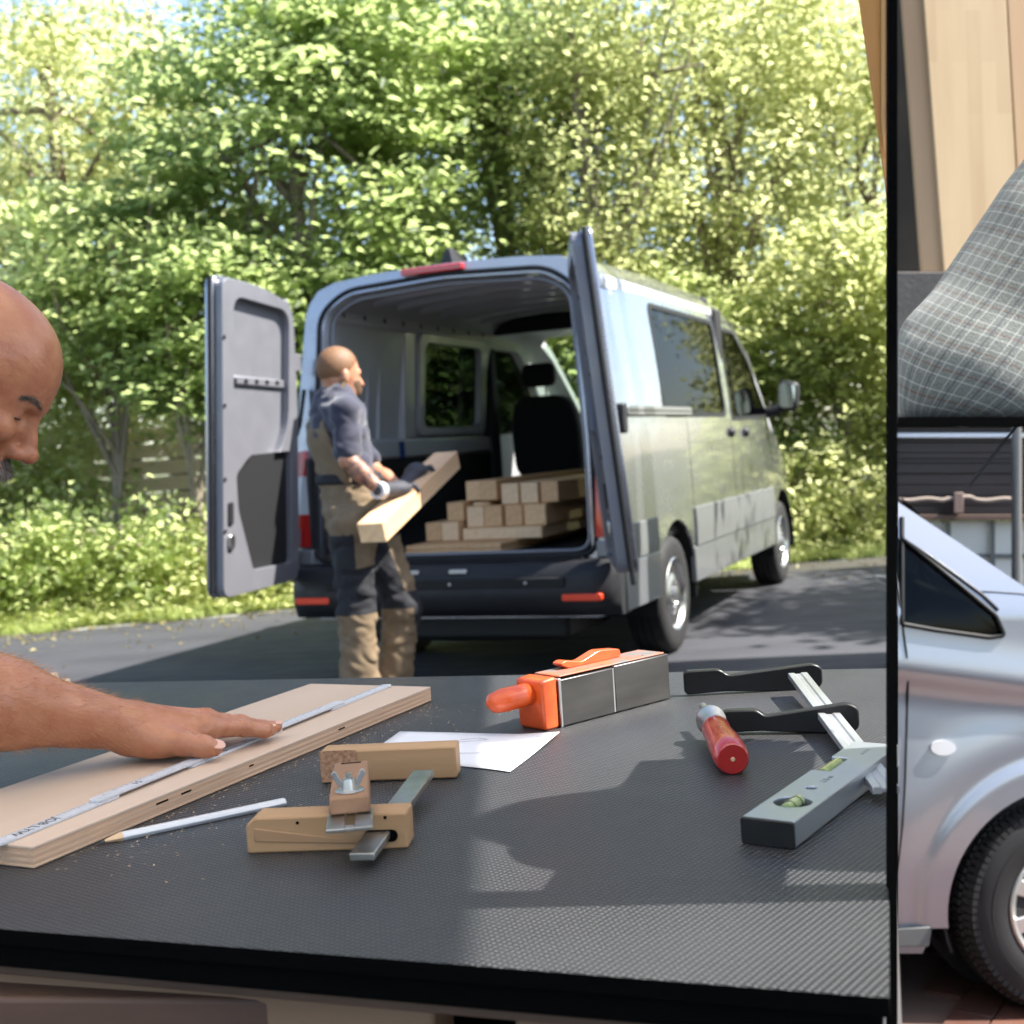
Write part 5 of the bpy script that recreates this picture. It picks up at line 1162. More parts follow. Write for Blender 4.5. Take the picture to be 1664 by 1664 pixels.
for s in (-1, 1):
    n = 480; u = RNG.uniform(0, 1, n); pts = np.stack([.092 - .022 * u ** 1.5, s * (.013 + .036 * u), -.010 + .007 * np.sin(u * 2.6) + RNG.normal(0, .0022, n)], 1); pts = snap(pts, (.9, s * .3, 0))
    strands('eyebrow', onhead(pts), (np.stack([-.3 + 0 * u, s * (.8 + 0 * u), .35 - .5 * u], 1) + RNG.normal(size=(n, 3)) * .13) @ RM.T, .0075, .00022, M['grey_hair'], mk, .1)
    ph = np.radians(np.linspace(-38, 78, 16)); pts = np.stack([.0725 + .0162 * np.cos(ph), s * (.035 + .0172 * np.sin(ph)), -.0318 + 0 * ph], 1)
    MB().tube([Vector(q) for q in onhead(pts)], [.0004] + [.0013] * 14 + [.0004], 6).build('eyelashes', mat('lash', (.03, .018, .012), .6), mk, smooth=180)
n = 1500; u = RNG.uniform(-1, 1, n); pts = snap(np.stack([.104 - .020 * np.abs(u) ** 1.5, u * .032, -.090 - .010 * np.abs(u) + RNG.normal(0, .0042, n)], 1), (1, 0, 0))
strands('moustache', onhead(pts), (np.stack([.35 + 0 * u, u * .9, -.75 + 0 * u], 1) + RNG.normal(size=(n, 3)) * .22) @ RM.T, .013, .00035, M['grey_hair'], mk)
HV = (netH[0] - Hc) @ RM; sel = np.where((HV[:, 2] < -.078) & (HV[:, 2] > -.15) & (HV[:, 0] > .0) & (HV[:, 2] < -.055 - .25 * HV[:, 0]))[0]; sel = RNG.choice(sel, 1500); rt = HV[sel] + RNG.normal(size=(len(sel), 3)) * .0006
strands('stubble', onhead(rt), (rt - np.array([.03, 0, -.09]) + np.array([0, 0, -.03])) @ RM.T, .0028, .00022, M['grey_hair'], mk)
# clothes of the bald man (mostly beside the bench)
M['tee'] = mat('dark_tee', (.035, .04, .05), .9, bump=(300, .3, .002))
hp2 = npv((-.02, 0, .93)); ch2 = (Sh + q_(-.12, 0, -.25)) / 2 + npv((-.08, .05, -.12))
def m_shirt(p):
    d = cap(p, hp2, ch2, .16, .17); d = smin(d, cap(p, Sh, q_(-.10, .0, -.22), .085, .08), .06); d = smin(d, cap(p, Sh, Sh * .55 + El * .45, .078, .075), .03); return smin(d, cap(p, ch2, Sh + npv((-.05, .3, 0)), .16, .09), .06)
lo_ = np.minimum(np.minimum(hp2, ch2), Sh) - .22; hi_ = np.maximum(np.maximum(hp2, ch2), Sh) + npv((.22, .42, .2)); hi_[0] = min(hi_[0], .36)
V, Fq = surfnet(m_shirt, lo_, hi_, .014); np_mesh('tee_shirt', V, Fq, M['tee'], mk)
def m_tr(p): return smin(smin(cap(p, hp2, npv((-.05, .02, .85)), .16), chain(p, [npv((-.02, -.08, .85)), npv((.02, -.09, .48)), npv((0, -.09, .08))], [.10, .08, .07], .03), .05), chain(p, [npv((-.04, .10, .85)), npv((-.02, .12, .48)), npv((-.05, .12, .08))], [.10, .08, .07], .03), .05)
V, Fq = surfnet(m_tr, (-.35, -.35, -.02), (.3, .35, 1.15), .014); np_mesh('trousers', V, Fq, M['blackcloth'], mk)
for y_ in (-.09, .12):
    V, Fq = surfnet(lambda p: smax(cap(p, npv((-.05, y_, .05)), npv((.16, y_ - .01, .045)), .055, .045), -p[..., 2], .004), (-.2, y_ - .1, -.02), (.3, y_ + .1, .15), .01); np_mesh('work_boot', V, Fq, M['leather'], mk)

# ------------------------------------------------------------------ unseen roof added to soften light on the bench, and a hanging brace
M['rooftimber'] = wood('roof_timber', (.24, .15, .075), (.17, .10, .05), 9, 2)
M['polycarb'] = leafmat('milky_sheet', (.70, .70, .68), (.74, .74, .72), (.90, .89, .86), .72, .3)
tag(MB().box(-3.6, 1.48, -1.6, 2.30, 2.745, 2.751).build('workshop_roof', M['polycarb'], None), kind='structure')  # out of view; sized and made milky to shape light on the bench
rfr = bpy.data.objects['workshop_roof']
for k in range(6): MB().box(-3.6, 1.47, -1.55 + k * .76, -1.49 + k * .76, 2.64, 2.744).build('rafter', M['rooftimber'], rfr, bevel=.004)
ML = Matrix((CR, CF, CU)).transposed()
def LP_(px, py, d): return Vector(((px - 832) / FPX * d, d, (832 - py) / FPX * d))
def Lthing(name, label, cat, base, group=None):
    b = Vector(base); return thing(name, label, cat, CC + CR * b.x + CF * b.y + CU * b.z, 0, group, ML), b
def Lbuild(mb, b, name, m, par, **k): mb.v = [v - b for v in mb.v]; return mb.build(name, m, par, **k)
bq = [(1446, 356), (1446, -640), (1305, -640), (1395, 0)]
br, b0_ = Lthing('timber_brace', 'brown timber brace hanging from the workshop roof by the black frame', 'brace', LP_(1446, 356, 2.15))
mb = MB(); n = 4; pts = [LP_(x, y, 2.15) for x, y in bq]; mb.v = pts + [Vector((p.x * 1.012, p.y * 1.012, p.z * 1.012)) for p in pts]; mb.f = [(0, 1, 2, 3), (7, 6, 5, 4)] + [(k, (k + 1) % 4, 4 + (k + 1) % 4, 4 + k) for k in range(4)]
Lbuild(mb, b0_, 'brace_plank', wood('brace_wood', (.34, .17, .045), (.24, .115, .03), 10, 2), br, bevel=.002)
mb = MB(); pts = [LP_(x, y, 2.1495) for x, y in [(1437, 255), (1437, -640), (1431, -640), (1431, 200)]]; mb.v = pts + [p + Vector((0, -.004, 0)) for p in pts]; mb.f = [(0, 1, 2, 3), (7, 6, 5, 4)] + [(k, (k + 1) % 4, 4 + (k + 1) % 4, 4 + k) for k in range(4)]
Lbuild(mb, b0_, 'brace_fillet', wood('fillet_wood', (.34, .21, .085), (.26, .15, .06), 10, 2), br)

# ------------------------------------------------------------------ slim black steel frame beside the bench
fd = .98; fr2, b1_ = Lthing('black_frame', 'slim black steel frame with a shelf rail standing beside the bench', 'frame', LP_(1451, 3560, fd))
def lq(px0, px1, py0, py1, d0, d1):
    a = LP_(px0, py1, d0); c = LP_(px1, py0, d0); e = LP_(px0, py1, d1)
    return MB().hexa([(a.x, d0, a.z), (c.x, d0, a.z), (c.x, d1, a.z), (e.x, d1, a.z), (a.x, d0, c.z), (c.x, d0, c.z), (c.x, d1, c.z), (e.x, d1, c.z)])
Lbuild(lq(1443.5, 1458.5, -120, 3600, fd, fd + .03), b1_, 'post', M['black'], fr2)
Lbuild(lq(1458.8, 1900, 677.5, 692.5, fd, fd + .012), b1_, 'shelf_rail', M['black'], fr2)
Lbuild(lq(1900.2, 1916, -120, 3600, fd, fd + .012), b1_, 'post', M['black'], fr2)
dk = MB(); 
for d in (fd + .013, 1.42):
    for px in (1460, 1860):
        for py in (683.5, 686.5): dk.v.append(LP_(px, py, d) if px == 1460 or d < 1.1 else Vector((.62, d, (832 - py) / FPX * d)))
dk.f = [(0, 1, 3, 2), (4, 6, 7, 5), (0, 4, 5, 1), (2, 3, 7, 6), (0, 2, 6, 4), (1, 5, 7, 3)]
Lbuild(dk, b1_, 'shelf_plate', M['black'], fr2)

# ------------------------------------------------------------------ man in a plaid shirt leaning on the shelf
def plaid():
    m = mat('plaid_cotton', (.27, .285, .27), .9, sheen=.2); N = m.node_tree.nodes; L = m.node_tree.links; b = N['Principled BSDF']
    at = N.new('ShaderNodeAttribute'); at.attribute_name = 'cloth'; sp = N.new('ShaderNodeSeparateXYZ'); L.new(at.outputs['Vector'], sp.inputs[0])
    no = N.new('ShaderNodeTexNoise'); no.inputs['Scale'].default_value = 700; L.new(at.outputs['Vector'], no.inputs[0])
    rp = N.new('ShaderNodeValToRGB'); rp.color_ramp.elements[0].color = (.085, .092, .085, 1); rp.color_ramp.elements[1].color = (.18, .19, .178, 1); rp.color_ramp.elements[0].position = .3; rp.color_ramp.elements[1].position = .7; L.new(no.outputs[0], rp.inputs[0])
    cur = rp.outputs[0]
    def line(ax, per, off, wid, col, amt):
        nonlocal cur
        a = N.new('ShaderNodeMath'); a.operation = 'ADD'; a.inputs[1].default_value = off; L.new(sp.outputs[ax], a.inputs[0])
        w_ = N.new('ShaderNodeMath'); w_.operation = 'WRAP'; w_.inputs[1].default_value = -per / 2; w_.inputs[2].default_value = per / 2; L.new(a.outputs[0], w_.inputs[0])
        ab = N.new('ShaderNodeMath'); ab.operation = 'ABSOLUTE'; L.new(w_.outputs[0], ab.inputs[0]); lt = N.new('ShaderNodeMath'); lt.operation = 'LESS_THAN'; lt.inputs[1].default_value = wid / 2; L.new(ab.outputs[0], lt.inputs[0])
        mu = N.new('ShaderNodeMath'); mu.operation = 'MULTIPLY'; mu.inputs[1].default_value = amt; L.new(lt.outputs[0], mu.inputs[0])
        mx = N.new('ShaderNodeMixRGB'); L.new(mu.outputs[0], mx.inputs[0]); L.new(cur, mx.inputs[1]); mx.inputs[2].default_value = (*col, 1); cur = mx.outputs[0]
    line('X', .0112, .0, .0009, (.46, .47, .44), .5); line('X', .0224, .0056, .0010, (.12, .05, .035), .85)
    line('Y', .0112, .0, .0009, (.46, .47, .44), .5); line('Y', .0224, .0056, .0010, (.03, .035, .06), .85)
    L.new(cur, b.inputs['Base Color'])
    bu = N.new('ShaderNodeBump'); bu.inputs['Strength'].default_value = .5; bu.inputs['Distance'].default_value = .001; L.new(no.outputs[0], bu.inputs['Height']); L.new(bu.outputs[0], b.inputs['Normal'])
    return m
M['plaid'] = plaid()
pd = 1.12; proot = P(2080, 2500, pd); proot.z = .0
pk = thing('person', 'man in grey plaid shirt with his bent arm resting on the black shelf', 'person', proot)
def PW(px, py, d): return npv(P(px, py, d) - proot)
sA, eA = PW(1790, 345, 1.14), PW(1566, 628, pd); wA = PW(1640, 640, 1.33); shp = [PW(1560, 684, .9), PW(1560, 684, 1.4), PW(1700, 684, 1.1)]
pn = np.cross(shp[1] - shp[0], shp[2] - shp[0]); pn /= np.linalg.norm(pn); pn = pn if pn[2] > 0 else -pn
nkp = PW(2080, 190, 1.16); chp = PW(2050, 560, 1.16); hpp = npv((.0, .0, .90)); ax1 = (eA - sA) / np.linalg.norm(eA - sA)
fpn = np.cross(npv(P(1459.5, 600, 1) - CC), npv(P(1459.5, 900, 1) - CC)); fpn /= np.linalg.norm(fpn); fpn = fpn if fpn[0] > 0 else -fpn   # plane of the post's side
def sleeve(p):
    d = chain(p, [sA, eA, wA], [.084, .067, .050], .03)
    s_ = (p - sA) @ ax1; 
    w_ = folds(p * .9, .0025, 1.0)
    d = d + w_; d = smax(d, -((p - shp[0]) @ pn - .002), .012)
    return smax(d, -((p - npv(CC - proot)) @ fpn), .006)
def p_torso(p):
    d = smin(ell(p, chp, (.20, .13, .27)), cap(p, chp, hpp, .15, .15), .08); d = smin(d, cap(p, nkp + npv((0, 0, -.10)), sA, .08, .082), .06); return smin(d, cap(p, chp + npv((.05, 0, .18)), chp + npv((.24, .02, .12)), .09, .08), .06)
def cloth_uv(V):
    s_ = (V - sA) @ ax1; r = V - sA - s_[:, None] * ax1; e_ = np.cross(ax1, npv((0, 1, 0))); e_ /= np.linalg.norm(e_); g_ = np.cross(ax1, e_)
    return np.stack([s_ + .012 * np.sin(np.arctan2(r @ g_, r @ e_) * 2), np.arctan2(r @ g_, r @ e_) * .078, s_ * 0 + V[:, 1]], 1)
V, Fq = surfnet(sleeve, np.minimum(np.minimum(sA, eA), wA) - .12, np.maximum(np.maximum(sA, eA), wA) + .12, .005); n1 = len(V); uv1 = cloth_uv(V)
V2, F2_ = surfnet(p_torso, (-.42, -.35, .78), (.42, .35, 1.62), .012); uv2 = np.stack([V2[:, 2], V2[:, 0], V2[:, 1]], 1)
np_mesh('plaid_shirt', np.concatenate([V, V2]), np.concatenate([Fq, F2_ + n1]), M['plaid'], pk, attr=('cloth', np.concatenate([uv1, uv2])))
MB().tube([Vector(sA + ax1 * t + npv((.0, -.072 + t * .03, -.058))) for t in (.06, .12, .18, .24)], .0012, 6).build('sleeve_seam', mat('seam_thread', (.06, .06, .06), .9), pk, smooth=180)
hcp = nkp + npv((.0, .02, .14))
def p_body(p):
    d = ell(p, hcp, (.078, .098, .115)); d = smin(d, ell(p, hcp + npv((0, .04, -.06)), (.055, .055, .065)), .03); d = smin(d, cap(p, hcp + npv((0, -.02, -.05)), nkp + npv((0, 0, -.1)), .055, .065), .03)
    d = smin(d, cap(p, hcp + npv((0, .095, -.01)), hcp + npv((0, .115, -.05)), .009, .013), .012)
    for s in (-1, 1): d = smin(d, ell(p, hcp + npv((s * .08, 0, -.02)), (.010, .018, .03)), .008)
    return smin(d, cap(p, nkp + npv((0, 0, -.1)), chp, .07, .09), .04)
n1_ = surfnet(p_body, nkp - .32, nkp + .34, .008)
hW = wA + (wA - eA) / np.linalg.norm(wA - eA) * .06
def p_hand(p):
    d = cap(p, eA, wA, .036, .028); d = smin(d, ell(p, hW, (.04, .05, .017)), .02); f_ = (wA - eA) / np.linalg.norm(wA - eA); sd_ = np.cross(pn, f_)
    for k in range(4): b = hW + f_ * .035 + sd_ * (.03 - .02 * k); d = smin(d, chain(p, [b, b + f_ * .04, b + f_ * .07 - pn * .008], [.0095, .0088, .0075], .004), .006)
    t_ = hW + sd_ * .035; return smin(d, chain(p, [t_, t_ + sd_ * .025 + f_ * .03, t_ + sd_ * .03 + f_ * .055], [.012, .011, .009], .005), .01)
n2_ = surfnet(p_hand, np.minimum(eA, hW) - .15, np.maximum(eA, hW) + .17, .005)
V, Fq = merge_nets([n1_, n2_]); np_mesh('body', V, Fq, M['skin'], pk)
V, Fq = surfnet(lambda p: smax(ell(p, hcp + npv((0, -.006, .012)), (.083, .102, .118)), (p[..., 1] - hcp[1]) * .8 - (p[..., 2] - hcp[2]) - .01, .01), hcp - .18, hcp + .18, .008); np_mesh('short_hair', V, Fq, M['beard'], pk)
def p_tr(p): return smin(smin(cap(p, hpp + npv((0, 0, .02)), npv((0, 0, .82)), .155), chain(p, [npv((-.09, 0, .82)), npv((-.1, .02, .45)), npv((-.1, 0, .07))], [.095, .075, .065], .03), .05), chain(p, [npv((.09, 0, .82)), npv((.1, .02, .45)), npv((.1, 0, .07))], [.095, .075, .065], .03), .05)
V, Fq = surfnet(p_tr, (-.3, -.3, -.01), (.3, .3, 1.1), .013); np_mesh('trousers', V, Fq, M['blackcloth'], pk)
for x_ in (-.1, .1):
    V, Fq = surfnet(lambda p: smax(cap(p, npv((x_, -.03, .05)), npv((x_, .16, .042)), .052, .043), -p[..., 2], .004), (x_ - .1, -.15, -.02), (x_ + .1, .3, .15), .01); np_mesh('shoe', V, Fq, M['leather'], pk)

# ------------------------------------------------------------------ sunken yard: floor tiles, partition, back wall with stored boards
FL = -1.592
M['grout'] = mat('grout', (.16, .10, .075), .95); M['tile'] = mat('clay_tile', (.10, .042, .028), .55, var=(7, (.085, .04, .03), 6), bump=(60, .3, .003), rvar=.12); M['tile2'] = mat('clay_tile_light', (.13, .056, .036), .55, var=(8, (.11, .05, .035), 6), bump=(60, .3, .003), rvar=.12)
yd = bpy.data.objects.new('yard_floor', None); COL.objects.link(yd); yd.matrix_world = Matrix.Translation(CC + CF * 4.0 + CU * FL) @ ML.to_4x4(); tag(yd, kind='structure')
mb = MB(); mb.add([(-.05, -2.6, -.012), (2.6, -2.6, -.012), (2.6, 2.9, -.012), (.78, 2.9, -.012)], [(0, 1, 2, 3)]); mb.build('grout_bed', M['grout'], yd)
ta_ = rad(-33); ca, sa = math.cos(ta_), math.sin(ta_); tw, tl_ = .125, .25
for i in range(-16, 18):
    for j in range(-9, 12):
        cx = i * tw; cy = j * tl_ + (i % 2) * tl_ / 2; x = 1.7 + cx * ca - cy * sa; y = .2 + cx * sa + cy * ca
        if not (y > -1.15 and y < 1.25 and x > .3 * (4 + y) + .12 and x < 2.35): continue
        mb = MB().box(-tw / 2 + .003, tw / 2 - .003, -tl_ / 2 + .003, tl_ / 2 - .003, -.02, random.uniform(-.0012, .0012))
        o = mb.build('tile', M['tile'] if random.random() < .6 else M['tile2'], yd, bevel=.002, seg=1); o.location = (x, y, 0); o.rotation_euler = (random.uniform(-.003, .003), random.uniform(-.003, .003), ta_)
pt, b2_ = Lthing('partition_panel', 'thin black partition panel dividing the yard from the road', 'partition', LP_(1451, 1650, 3.5))
mb = MB()
for d in (3.5, 6.95):
    for px in (1450, 1452):
        for z in (-1.75, (832 - 690) / FPX * d): mb.v.append(Vector(((px - 832) / FPX * d, d, z)))
mb.f = [(0, 1, 3, 2), (4, 6, 7, 5), (0, 4, 5, 1), (2, 3, 7, 6), (0, 2, 6, 4), (1, 5, 7, 3)]
Lbuild(mb, b2_, 'panel', M['black'], pt)
# retaining faces of the pit
mb = MB(); A_, B_ = pline(-2.0), pline(7.25)
mb.add([(A_.x, A_.y, 0), (A_.x, A_.y, -2), (5.2, A_.y, -2), (5.2, A_.y, 0)], [(0, 1, 2, 3)]); mb.add([(5.2, A_.y, 0), (5.2, A_.y, -2), (5.2, B_.y, -2), (5.2, B_.y, 0)], [(0, 1, 2, 3)]); mb.add([(5.2, B_.y, 0), (5.2, B_.y, -2), (B_.x, B_.y, -2), (B_.x, B_.y, 0)], [(0, 1, 2, 3)]); mb.add([(B_.x, B_.y, 0), (B_.x, B_.y, -2), (A_.x, A_.y, -2), (A_.x, A_.y, 0)], [(0, 1, 2, 3)])
tag(mb.build('retaining_wall', mat('dark_concrete', (.10, .095, .09), .9, var=(6, (.06, .058, .055), 8), bump=(40, .4, .01)), None), kind='structure')
BD = 6.5; M['shadow_conc'] = mat('shadow_dark_concrete', (.13, .115, .10), .9, var=(5, (.09, .08, .07), 8), bump=(60, .4, .006)); M['darkboard'] = wood('dark_board', (.050, .036, .030), (.030, .022, .019), 9, 0, .55)  # ledge grey darkened so its colour reads as shadow
lw, b3_ = Lthing('slatted_wall', 'dark slatted wall with white strip and bright panes behind the parked car', 'wall', LP_(1458, 1650, BD))
Lbuild(lq(1453, 2150, 441, 689, BD - .06, BD + .5), b3_, 'concrete_ledge', M['shadow_conc'], lw, bevel=.01)
Lbuild(lq(1453, 2150, 690, 702, BD, BD + .06), b3_, 'slat', M['darkboard'], lw)
Lbuild(lq(1453, 2150, 703.5, 711, BD - .03, BD + .05), b3_, 'white_strip', mat('white_strip_paint', (.85, .85, .86), .35), lw, bevel=.003)
Lbuild(lq(1453, 2150, 690, 838, BD + .075, BD + .09), b3_, 'slat_backing', M['darkboard'], lw)
ysl = [712, 719, 736, 746, 753, 770, 788, 806, 822, 836]
for a_, c_ in zip(ysl, ysl[1:]): Lbuild(lq(1453, 2150, a_, c_ - .8, BD + random.uniform(0, .012), BD + .06), b3_, 'slat', M['darkboard'], lw, bevel=.002)
Lbuild(lq(1453, 2150, 836, 846, BD - .05, BD + .07), b3_, 'window_head', wood('brown_rail', (.14, .085, .06), (.10, .06, .045), 9, 0), lw, bevel=.004)
M['frost'] = leafmat('frosted_pane', (.75, .75, .73), (.8, .8, .78), (.95, .95, .92), .5, .3)
xs_ = [1453, 1545, 1617, 1690, 1770]
for a_, c_ in zip(xs_, xs_[1:]):
    Lbuild(lq(a_, c_ - 8, 847, 900, BD + .02, BD + .03), b3_, 'window_pane', M['frost'], lw); Lbuild(lq(a_, c_ - 8, 907, 1000, BD + .02, BD + .03), b3_, 'window_pane', M['frost'], lw)
    Lbuild(lq(c_ - 7.6, c_ - .4, 847, 1000, BD - .01, BD + .05), b3_, 'mullion', M['clad'], lw)
Lbuild(lq(1453, 1768, 900.5, 906.5, BD, BD + .045), b3_, 'transom', M['clad'], lw)
Lbuild(lq(1453, 2150, 1001, 1800, BD, BD + .06), b3_, 'wall_base', M['darkboard'], lw)
ro = MB().tube([LP_(1460 + k * 9, 806 + 4 * math.sin(k * .9) * .4 + (3 if 8 < k < 14 else 6), BD - .09) for k in range(22)], .011, 8); Lbuild(ro, b3_, 'rope', mat('rope', (.30, .24, .20), .9, bump=(200, .8, .003)), lw, smooth=180)
Lbuild(lq(1550, 1566, 800, 834, BD - .11, BD - .02), b3_, 'bracket', mat('bracket_brown', (.22, .15, .12), .7), lw, bevel=.004)
Lbuild(MB().tube([LP_(1652, 690, BD - .3), LP_(1652, 1650, BD - .3)], .024, 14), b3_, 'pole', mat('pole_grey', (.20, .19, .175), .5, .4), lw, smooth=60)
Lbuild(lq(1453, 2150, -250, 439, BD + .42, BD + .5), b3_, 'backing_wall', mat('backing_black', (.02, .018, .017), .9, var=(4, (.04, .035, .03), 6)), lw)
def lamwood(name, c1, c2):
    m = wood(name, c1, c2, 8, 2, .5, .4); N = m.node_tree.nodes; L = m.node_tree.links; b = N['Principled BSDF']; bk_ = N.new('ShaderNodeTexBrick'); tc = N.new('ShaderNodeTexCoord'); mp = N.new('ShaderNodeMapping')
    mp.inputs['Rotation'].default_value = (rad(90), 0, rad(90)); L.new(tc.outputs['Object'], mp.inputs[0]); sp = N.new('ShaderNodeSeparateXYZ'); L.new(tc.outputs['Object'], sp.inputs[0]); cb = N.new('ShaderNodeCombineXYZ'); L.new(sp.outputs['Z'], cb.inputs[0]); L.new(sp.outputs['X'], cb.inputs[1]); L.new(cb.outputs[0], bk_.inputs[0])
    bk_.inputs['Scale'].default_value = 1; bk_.inputs['Brick Width'].default_value = .55; bk_.inputs['Row Height'].default_value = .075; bk_.inputs['Mortar Size'].default_value = .0; bk_.inputs['Color1'].default_value = (1, 1, 1, 1); bk_.inputs['Color2'].default_value = (.88, .85, .81, 1)
    mx = N.new('ShaderNodeMixRGB'); mx.blend_type = 'MULTIPLY'; mx.inputs[0].default_value = 1; src = b.inputs['Base Color'].links[0].from_socket; L.new(src, mx.inputs[1]); L.new(bk_.outputs[0], mx.inputs[2]); L.new(mx.outputs[0], b.inputs['Base Color']); return m
boards = [([(1498, 441), (1532, 441), (1490, -230), (1449, -230)], .06, wood('oak_board', (.50, .31, .16), (.40, .24, .12), 6, 2), 'narrow knotty oak board leaning at the dark end of the ledge'),
          ([(1534, 441), (1660, 441), (1622, -230), (1484, -230)], .035, lamwood('lam_board', (.60, .42, .23), (.52, .35, .18)), 'wide laminated pale wood panel leaning behind the plaid shirt'),
          ([(1662, 441), (1800, 441), (1760, -230), (1624, -230)], .035, wood('pine_panel', (.54, .33, .17), (.45, .27, .13), 6, 2), 'reddish wood panel leaning next to the wide laminated panel'),
          ([(1662, 441), (1760, 441), (1744, 185), (1652, 187)], -.02, wood('pale_short', (.82, .64, .42), (.74, .56, .35), 6, 2), 'short pale board leaning in front of the reddish panel')]
for q, off, m_, lab in boards:
    t, bb = Lthing('stored_board', lab, 'board', LP_(q[0][0], 441, BD), 'boards stored on the concrete ledge')
    mb = MB(); f0 = [LP_(q[0][0], q[0][1], BD + off - .03), LP_(q[1][0], q[1][1], BD + off - .03), LP_(q[2][0], q[2][1], BD + off + .16), LP_(q[3][0], q[3][1], BD + off + .16)]
    mb.v = f0 + [p + Vector((0, .03, 0)) for p in f0]; mb.f = [(0, 1, 2, 3), (7, 6, 5, 4)] + [(k, (k + 1) % 4, 4 + (k + 1) % 4, 4 + k) for k in range(4)]
    Lbuild(mb, bb, 'board_panel', m_, t, bevel=.004)

# ------------------------------------------------------------------ the parked silver car, front end seen past the frame
M['carpaint'] = mat('light_silver_paint', (.37, .385, .42), .30, .55, coat=.9, bump=(900, .02, .0005)); M['carglass'] = glass('car_glass', (.30, .32, .31), .02, .3)
CD = 4.0; cz = LP_(1700, 1655, CD); car, b4_ = Lthing('parked_car', 'silver car front end with grey wheel flare parked on the clay tiles', 'car', (1.7, CD, FL))
def cx_(px): return (px - 832) / 520.0 - 1.7
def cz_(py): return (832 - py) / 520.0 - FL
WC = (cx_(1744), cz_(1478)); AR = .388
def cdep(x, z):                          # bulge of the car's side, metres towards (-) or away from (+) the viewer
    X = x + 1.7; Zp = 832 - (z + FL) * 520; Xp = X * 520 + 832
    cre = 1107 + (Xp - 1458) * .125; d = 0.0
    if Zp < 1000: d += ((1000 - Zp) / 520) ** 1.15 * .42
    t = (Zp - cre) / 80.0
    d += .022 * (1 / (1 + math.exp(-t * 9))) * math.exp(-max(t, 0) * .9)
    d += -.012 * math.exp(-((Zp - (cre - 22)) / 40) ** 2)
    if Zp > 1300: d += .05 * ((Zp - 1300) / 250) ** 2
    r = math.hypot(x - WC[0], z - WC[1]); d -= .014 / (1 + math.exp((r - .475) / .006)); d -= .008 * math.exp(-((r - .56) / .09) ** 2)
    if Xp > 1900: d += ((Xp - 1900) / 520) ** 2 * 1.1
    return d
gx = [cx_(1456) + i * .0135 for i in range(86)]; gz = [cz_(1512) + i * .0142 for i in range(100)]
mb = MB(); nz = len(gz)
for x in gx:
    for z in gz: mb.v.append(Vector((x, cdep(x, z), z)))
for i in range(len(gx) - 1):
    for j in range(nz - 1): a = i * nz + j; mb.f.append((a, a + nz, a + nz + 1, a + 1))
sidep = mb.build('cutwork', M['carpaint'], None, smooth=0); so2 = sidep.modifiers.new('s', 'SOLIDIFY'); so2.thickness = .03; so2.offset = -1 if sidep.data.polygons[0].normal.y < 0 else 1
dg = bpy.context.evaluated_depsgraph_get(); me_ = bpy.data.meshes.new_from_object(sidep.evaluated_get(dg)); sidep.modifiers.clear(); sidep.data = me_
top = [(cx_(1440), cz_(787)), (cx_(1458), cz_(800)), (cx_(1560), cz_(874)), (cx_(1664), cz_(950)), (cx_(1740), cz_(1000)), (cx_(1830), cz_(1040)), (cx_(1940), cz_(1078)), (cx_(2040), cz_(1130)), (cx_(2080), cz_(1260))]
bcut(sidep, MB().prism(top + [(cx_(2300), cz_(1260)), (cx_(2300), cz_(300)), (cx_(1400), cz_(300)), (cx_(1400), cz_(787))], -1, 1, 'y'))
cwin = rpoly([(cx_(1464), cz_(838)), (cx_(1468), cz_(872)), (cx_(1560), cz_(948)), (cx_(1618), cz_(1000)), (cx_(1632), cz_(1032)), (cx_(1608), cz_(1036)), (cx_(1520), cz_(1024)), (cx_(1464), cz_(1014))], .012, 4)
bcut(sidep, MB().prism([(-2, -3.9), (.3012 * .1 - 1.7, -3.9), (.3012 * 5 - 1.7, 1), (-2, 1)], -1, 3, 'z')); bcut(sidep, MB().prism(cwin, -1, 1, 'y')); bcut(sidep, MB().lathe([(-1, AR), (1, AR)], 72, (WC[0], 0, WC[1]), 'y'))
me_ = sidep.data; me_.polygons.foreach_set('use_smooth', np.ones(len(me_.polygons), bool)); me_.set_sharp_from_angle(angle=rad(40)); sidep.name = 'side_panel'; sidep.parent = car
def flush(poly, off, th, name, m, n_in=(1, .55, .2)):
    n = len(poly); mb = MB(); c = (sum(p[0] for p in poly) / n, sum(p[1] for p in poly) / n)
    for o_ in (off, off + th):
        for r in n_in:
            for x, z in poly: xx = c[0] + (x - c[0]) * r; zz = c[1] + (z - c[1]) * r; mb.v.append(Vector((xx, cdep(xx, zz) + o_, zz)))
    k_ = len(n_in)
    for s_ in (0, k_ * n):
        for r in range(k_ - 1):
            for k in range(n): j = (k + 1) % n; mb.f.append((s_ + r * n + k, s_ + r * n + j, s_ + (r + 1) * n + j, s_ + (r + 1) * n + k))
        mb.f.append(tuple(s_ + (k_ - 1) * n + k for k in range(n)))
    for k in range(n): j = (k + 1) % n; mb.f.append((k, j, k_ * n + j, k_ * n + k))
    return mb.build(name, m, car)
flush(cwin, .008, .004, 'quarter_window', M['carglass'])
n = len(cwin); c_ = (sum(p[0] for p in cwin) / n, sum(p[1] for p in cwin) / n)
MB().tube([(max(x, .3022 * (4 + cdep(x, z)) - 1.69), cdep(x, z) + .0, z) for x, z in cwin + [cwin[0]]], .008, 8, False).build('window_seal', M['rubber'], car, smooth=180)
